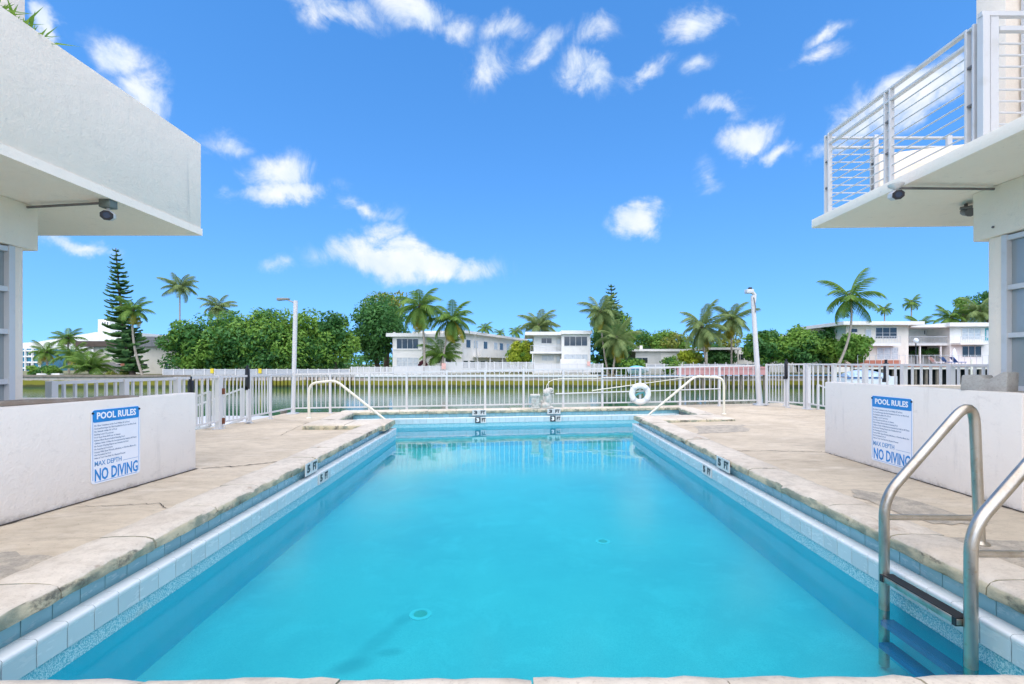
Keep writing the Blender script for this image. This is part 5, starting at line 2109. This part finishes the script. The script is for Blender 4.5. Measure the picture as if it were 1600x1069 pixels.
# carport house
h = thing('low_house', 'small white house with a flat carport roof behind the pink dock', 'house', V(1150, 582, 72), 'houses across the canal')
hbox('wall', h, 1140, 547, 1185, 584, 73, 7, 'house_white')
hbox('roof', h, 1100, 543, 1163, 546.5, 70, 10, 'roof_white')
hbox('carport_post', h, 1152.5, 546, 1154.5, 584, 70.2, .16, 'house_cream')
hbox('carport_post', h, 1104, 546, 1105.5, 584, 70.2, .16, 'house_cream')
win(h, 1150, 553, 1163, 563, 73, 2)
hbox('wall', h, 1222, 556, 1300, 582, 73, 5, 'house_white')
h = thing('long_roofed_house', 'grey-roofed house just showing above the dark bank trees', 'house', V(1270, 582, 84), 'houses across the canal')
obj('roof', MB().add([V(1236, 515, 84), V(1330, 507, 84), V(1330, 513, 84), V(1236, 520, 84), V(1236, 513, 92), V(1330, 505, 92), V(1330, 513, 92), V(1236, 520, 92)],
                     [(0, 1, 2, 3), (4, 7, 6, 5), (0, 4, 5, 1), (3, 2, 6, 7), (0, 3, 7, 4), (1, 5, 6, 2)]), M['roof_grey'], h)
hbox('wall', h, 1240, 522, 1328, 582, 85, 6, 'house_white')

# cream apartment house
h = thing('apartment_house', 'cream two-storey apartment house with plants on its balcony', 'house', V(1380, 575, 60), 'houses across the canal')
hbox('wall', h, 1322, 506, 1419.5, 572, 60, 9, 'house_cream')
hbox('roof', h, 1318, 502, 1445, 507.5, 58.5, 11, 'roof_white')
win(h, 1367.5, 511.5, 1401.5, 529.5, 60, 3, 'dark_glass', 2)
win(h, 1369.5, 542.5, 1403.5, 562, 60, 3, 'curtain', 2)
win(h, 1327, 513, 1340, 520, 60, 1)
dd = hbox('door', h, 1351.5, 514.5, 1362.5, 536.5, 59.95, .08, 'roof_white')
obj('pane', pxbox(MB(), 1353, 515.5, 1361, 529, 59.92, .02), M['curtain'], dd)
hbox('balcony_floor', h, 1360, 536.5, 1408, 540.5, 58.8, 1.2, 'roof_white')
hrail(h, 1361, 525.5, 1407.5, 536.4, 58.9, 2.4)
hbox('garden_wall', h, 1336, 563, 1407, 570.5, 58.5, .3, 'terracotta')
c = V(1419, 508, 58.8)
obj('floodlight', MB().lathe([(.05, -.15), (.13, -.05), (.13, .1), (.05, .15)], c, 8), M['roof_white'], h)

h = thing('apartment_house', 'second apartment house with teal doors next to the near white column', 'house', V(1490, 575, 61), 'houses across the canal')
hbox('wall', h, 1484, 509, 1570, 572, 61, 9, 'house_white')
hbox('wall', h, 1418, 509, 1484, 572, 64.5, 6, 'house_white')
hbox('roof', h, 1484, 504, 1580, 510, 60, 11, 'roof_white')
hbox('roof', h, 1423, 507, 1483.8, 511.5, 60.5, 10, 'roof_white')
win(h, 1502.5, 512.5, 1532.5, 530.5, 61, 3, 'curtain', 2)
win(h, 1502.5, 540.5, 1533.5, 558, 61, 3, 'dark_glass')
win(h, 1462, 512, 1479, 527, 64.5, 3, 'curtain')
win(h, 1470, 541, 1482, 554, 64.5, 2)
win(h, 1443, 516, 1446, 523, 64.5, 1)
for x0, x1, y0, y1, d in ((1539.5, 1548.5, 513, 532, 61), (1452, 1459, 516, 536, 64.5)):
    dd = hbox('door', h, x0, y0, x1, y1, d - .06, .08, 'teal')
    obj('pane', pxbox(MB(), x0 + 1.8, y0 + 2.5, x1 - 1.8, y1 - 4, d - .085, .02), M['curtain'], dd)
hbox('shutter', h, 1534.5, 512.5, 1539, 530, 60.95, .08, 'roof_white')
hbox('balcony_floor', h, 1501, 535.5, 1555, 538.5, 59.6, 1.4, 'roof_white')
hrail(h, 1501, 526, 1555, 535.4, 59.7, 2.6)
hbox('balcony_floor', h, 1419.7, 536.5, 1484.5, 540, 61.2, 3.2, 'house_grey')
hrail(h, 1420, 526, 1484, 536.4, 61.3, 2.6)
hbox('porch_shade_panel', h, 1420, 541, 1469, 552, 64.4, .1, 'shade_fill')  # flat dark panel, the porch's shade as colour
for x in (1437, 1469.5):
    hbox('porch_post', h, x, 540, x + 1.8, 570, 61.4, .16, 'roof_white')
tree('low dark hedge under the porch of the second apartment house', 1446, 547, 554, 24, 63.6, M['leaf_dark'], 71, 900, .14, lobes=18, name='leafy_bush', cat='bush', group='bushes on the far bank', trunk=False, ybase=556)

# patio and dock in front of the apartment houses
t = thing('patio_dock', 'terracotta patio on dark piles in front of the apartment houses', 'dock', V(1480, 590, 56), None)
hbox('patio_floor', t, 1336, 570.6, 1600, 573.5, 55.5, 6, 'terracotta')
hbox('edge_beam', t, 1336, 573.6, 1600, 577, 55.6, .4, 'house_cream')
hbox('shade_backing', t, 1336, 577, 1600, 600, 59, .3, 'shade_fill')  # dark panel: shade under the patio put into its colour
for k in range(14):
    x = 1345 + k * 17
    q = V(x, 577, 55.9)
    obj('pile', MB().tube([(q.x, q.y, Z_CANAL - .4), (q.x, q.y, q.z)], .16, 8), M['pile'], t, smooth=True)
obj('railing', pxbox(MB(), 1340, 555, 1555, 555.5, 56, .04), M['rail_metal'], t)
for k in range(24):
    x = 1340 + k * 9.3
    obj('railing_post', pxbox(MB(), x, 555.5, x + .5, 570.5, 56, .04), M['rail_metal'], t)
for k, (x, y0, y1) in enumerate(((1518, 562, 584), (1536, 570, 588), (1552, 561, 585))):
    q = V(x, y0, 52)
    o = obj('mooring_post', MB().tube([(q.x, 52, Z_CANAL - .4), q], .09, 8), M['cream_metal'], smooth=True)
    tag(o, ('pale mooring post farthest from the near white column', 'shortest pale mooring post, between two taller ones', 'pale mooring post closest to the near white column')[k], 'post', 'mooring posts by the patio dock')
# loungers and a lamp on the patio
for k, (x, m_) in enumerate(((1466, 'boat_white'), (1484, 'boat_blue'), (1500, 'boat_blue'))):
    b = V(x, 570.5, 57)
    t = thing('patio_lounger', ('pale lounge chair on the patio, farthest from the near column', 'blue lounge chair in the middle of the patio row', 'blue lounge chair beside the white folded parasol')[k], 'lounge chair', b, 'lounge chairs on the patio')
    obj('seat', MB().box(b + Vector((-.5, -.3, .3)), b + Vector((.5, .3, .38))), M[m_], t)
    obj('backrest', MB().prism([b + Vector(q) for q in ((-.5, -.3, .36), (-.45, -.3, .32), (-1.0, -.3, .95), (-1.05, -.3, .95))], (0, .6, 0)), M[m_], t)
    for sx in (-.42, .42):
        for sy in (-.26, .26):
            obj('leg', MB().bar(b + Vector((sx, sy, 0)), b + Vector((sx, sy, .3)), .05, .05), M['rail_metal'], t)
b = V(1491, 570.5, 57.5)
t = thing('folded_parasol', 'white folded parasol standing between the patio loungers', 'parasol', b)
obj('pole', MB().tube([b, b + Vector((0, 0, 2.0))], .03, 6), M['rail_metal'], t)
obj('canopy', MB().lathe([(.32, .8), (.26, 1.2), (.12, 1.8), (.03, 2.0)], b, 9), M['boat_white'], t)
b = V(1431, 571, 56.5)
t = thing('globe_lamp', 'black lamp post with a white globe before the apartment houses', 'lamp post', b)
tp = V(1431, 536, 56.5)
obj('post', MB().tube([b, tp], .06, 8), M['black'], t)
obj('globe', MB().lathe([(.08, -.05), (.24, .1), (.28, .3), (.22, .48), (.05, .57)], tp, 12), M['boat_white'], t, smooth=True)

# cream house and big white building behind the pine
h = thing('cream_house', 'cream house with a dark roof edge behind the Norfolk pine', 'house', V(200, 590, 70), 'houses across the canal')
hbox('wall', h, 146, 540, 272, 592, 70, 9, 'house_cream')
hbox('roof', h, 118, 533, 210, 541.5, 69, 11, 'roof_dark')
hbox('roof', h, 210.2, 526, 275, 541.5, 69.2, 11, 'roof_grey')
for x0, y0, x1, y1 in ((157, 546, 163, 551), (180, 568, 193, 574), (220, 568, 231, 574), (258, 568, 264, 578)):
    win(h, x0, y0, x1, y1, 70, 1)
hbox('door', h, 188, 568, 196, 586, 69.9, .1, 'terracotta')
a = V(155, 570, 69)
obj('awning', MB().prism([V(150, 573, 68.5), V(164, 566, 68.5), V(180, 573, 68.5), V(164, 569, 68.5)], (0, 1.4, 0)), M['roof_grey'], h)
h = thing('white_building', 'big white building with a sloping roofline and a stair tower', 'building', V(120, 585, 112), 'houses across the canal')
mb = MB()
mb.prism([V(-40, 590, 112), V(215, 590, 112), V(215, 520, 112), V(150, 519, 112), V(60, 534, 112), V(-40, 541, 112)], (0, 14, 0))
obj('wall', mb, M['house_white'], h)
hbox('stair_tower', h, 153, 499, 172, 522, 113, 5, 'house_white')
for k in range(3):
    win(h, 159 + k * 4, 503, 161.5 + k * 4, 509, 113, 1)
h = thing('glass_building', 'blue glass building half hidden by the near white column', 'building', V(45, 590, 100), 'houses across the canal')
hbox('facade', h, -20, 545, 62, 592, 100, 8, 'blue_glass')
for y in (547, 556, 565, 574):
    hbox('floor_band', h, -20, y, 62.3, y + 2.2, 99.7, .4, 'roof_white')
for k in range(6):
    hbox('pier', h, 5 + k * 11, 545, 6.5 + k * 11, 592, 99.6, .3, 'roof_white')
for x0, y0, x1, y1 in ((45, 550, 53, 556), (44, 567, 53, 573)):
    win(h, x0, y0, x1, y1, 99.9, 2)
o = hbox('planter_box', None, 57, 583.5, 93, 593, 62.9, .6, 'house_white')
tag(o, 'long white planter under the trimmed hedge', 'planter')


# ------------------------------------------------------------------ far fences, dock, boats, small things
def far_fence(label, x0, x1, ytop, ybot, d, nposts, step, mesh=False, m='white_metal'):
    t = thing('garden_fence', label, 'fence', V(x0, ybot, d), 'white fences on the far bank')
    a, b = V(x0, ytop, d), V(x1, ybot, d)
    obj('top_rail', MB().box((a.x, d - .04, a.z - .07), (b.x, d + .04, a.z)), M[m], t)
    obj('bottom_rail', MB().box((a.x, d - .03, b.z + .08), (b.x, d + .03, b.z + .14)), M[m], t)
    me = MB().box((-.06, -.06, b.z - .1), (.06, .06, a.z + .06)).mesh('post')
    me.materials.append(M[m])
    for k in range(nposts):
        x = a.x + (b.x - a.x) * k / (nposts - 1)
        inst('post', me, t, (x, d, 0))
    if mesh:
        obj('mesh_panel', MB().box((a.x, d - .004, b.z + .14), (b.x, d + .004, a.z - .07)), M['mesh'], t)
    else:
        mb = MB()
        n = int((b.x - a.x) / step)
        for k in range(n):
            x = a.x + (k + .5) * (b.x - a.x) / n
            mb.box((x - step * .33, d - .012, b.z + .10), (x + step * .33, d + .012, a.z - .02))
        obj('pickets', mb, M[m], t, kind='stuff')


far_fence('grey mesh fence with white posts in front of the dense green trees', 255, 546, 577, 588, 63.2, 19, .2, True)
far_fence('white slatted fence beside the big dark ficus', 549, 614, 573.5, 587, 63.4, 8, .16)
far_fence('white slatted fence at the foot of the tall coconut palm', 614.5, 694, 572, 586, 63.5, 8, .17)
far_fence('tall white vinyl fence between the two white houses', 697, 835, 566, 582, 63.8, 12, .155)
far_fence('white fence in front of the balcony house', 835.5, 942, 568.5, 582.5, 63.6, 9, .17)
far_fence('low pale fence on the bank behind the pink dock', 1010, 1190, 569, 577, 64.2, 14, .3, True)
for k, x in enumerate((331, 406)):
    b = V(x, 577, 63.0)
    t = thing('warning_sign', ('yellow sign on the mesh fence, nearer the pine', 'yellow sign on the mesh fence, nearer the hooded lamp pole')[k], 'sign', (b.x, b.y, Z_LAND), 'yellow signs on the mesh fence')
    obj('plate', pxbox(MB(), x - 2.6, 576, x + 2.6, 583.5, 63.05, .03), M['yellow'], t, bevel=.01, seg=1)
    obj('post', pxbox(MB(), x - .4, 576, x + .4, 588, 63.09, .04), M['rail_metal'], t)
o = hbox('pink_flag', None, 690, 567.5, 696.5, 577, 63.2, .03, 'flag')
tag(o, 'faded pink panel at the end of the tall vinyl fence', 'panel', 'faded pink panels on the far fences')
o = hbox('pink_flag', None, 917.5, 565, 922.5, 572, 63.2, .03, 'flag')
tag(o, 'faded pink panel on the fence below the balcony house', 'panel', 'faded pink panels on the far fences')

# far street lamp
b, tp = V(748, 583, 64), V(742, 523, 64)
t = thing('street_lamp', 'thin grey street lamp leaning before the long white wing', 'street lamp', b)
obj('pole', MB().tube([b, tp], [.09, .06], 8), M['grey_conc'], t, smooth=True)
obj('arm', MB().tube([tp, tp + Vector((.3, 0, .12)), tp + Vector((1.1, 0, .14))], .04, 6), M['grey_conc'], t)
obj('lamp_head', MB().box(tp + Vector((.8, -.15, .06)), tp + Vector((1.75, .15, .22))), M['grey_conc'], t, bevel=.05)

# pink dock
t = thing('pink_dock', 'long pink-painted dock below the palm pair', 'dock', V(1120, 588, 56))
hbox('deck_boards', t, 1058, 573, 1196, 576, 56, 3.4, 'pink_dock')
hbox('fascia', t, 1058, 576.2, 1196, 586, 56.1, .2, 'pink_dock')
for k in range(12):
    q = V(1062 + k * 12, 586, 56.6)
    obj('pile', MB().tube([(q.x, q.y, Z_CANAL - .4), q], .15, 8), M['pile'], t, smooth=True)
for k in range(8):
    x = 1066 + k * 17
    obj('railing_post', pxbox(MB(), x, 566, x + .7, 573, 56.3, .05), M['white_metal'], t)


def boat(label, x0, x1, ytop, d, m, cover=True):
    a, b = V(x0, ytop, d), V(x1, ytop, d)
    L = b.x - a.x
    zb = Z_CANAL - .15 if cover else a.z - .9
    t = thing('motor_boat', label, 'boat', (a.x + L / 2, d, zb), 'small boats in the canal')
    mb = MB()
    n = 10
    zt = a.z - .25
    for i in range(n + 1):
        s = i / n
        wv = .95 * (1 - max(0, (s - .55) / .45) ** 2.2) * (.85 + .15 * min(1, s * 5))
        sh = .25 * max(0, s - .5)
        x = a.x + L * s
        for y, z in ((-wv, zt + sh), (-wv * .75, zb + .35), (0, zb + .35 * max(0, s - .75) * 4), (wv * .75, zb + .35), (wv, zt + sh)):
            mb.v.append((x, d + y, z))
    for i in range(n):
        for k in range(4):
            mb.f.append((i * 5 + k, i * 5 + k + 1, i * 5 + 6 + k, i * 5 + 5 + k))
        mb.f.append((i * 5 + 4, i * 5, i * 5 + 5, i * 5 + 9))
    mb.f += [(0, 1, 2, 3, 4)]
    obj('hull', mb, M['boat_white'], t, smooth=40)
    mb = MB()
    for i in range(9):
        s = .08 + .7 * i / 8
        x = a.x + L * s
        hz = (.25 + .35 * math.sin(math.pi * (i / 8) ** .8)) * (1 if cover else .45)
        for y, z in ((-.8, 0), (-.45, hz), (0, hz * 1.15), (.45, hz), (.8, 0)):
            mb.v.append((x, d + y, zt + .08 + z))
    for i in range(8):
        for k in range(4):
            mb.f.append((i * 5 + k, i * 5 + k + 1, i * 5 + 6 + k, i * 5 + 5 + k))
    mb.f += [(0, 1, 2, 3, 4), (40, 44, 43, 42, 41)]
    obj('cover', mb, M[m], t, smooth=40)
    obj('rub_rail', MB().bar((a.x, d - .96, zt - .05), (a.x + L * .6, d - .96, zt - .03), .05, .09), M['boat_blue'], t)


boat('white boat under a pale blue cover behind the block-topped wall fence', 1312, 1402, 586, 47, 'boat_pale')
boat('white boat under a turquoise cover below the green shrub', 982, 1014, 573, 60.2, 'boat_teal', False)

# wooded land far behind the houses
rg = np.random.default_rng(9)
n = 26000
xs = rg.uniform(-260, 260, n)
hh = 2.0 + 2.2 * (np.sin(xs * .11) * .5 + np.sin(xs * .37 + 1) * .3 + np.sin(xs * .9) * .2 + .6)
zs_ = Z_LAND + rg.uniform(0, 1, n) ** .8 * hh
ys = 150 + rg.uniform(0, 14, n)
t0 = bpy.data.objects.new('tmp_root', None)
ORIG[t0] = Vector((0, 150, Z_LAND))
me = leaf_mesh('far_treeline', np.stack([xs, ys, zs_], 1), np.tile(np.array([0, -.4, .6]), (n, 1)), .55, rg, (0, 150, Z_LAND))
me.materials.append(M['leaf_dark'])
o = bpy.data.objects.new('far_treeline', me)
COL.objects.link(o)
o.location = (0, 150, Z_LAND)
tag(o, 'low band of distant green trees behind the houses', 'trees', kind='stuff')
bpy.data.objects.remove(t0)
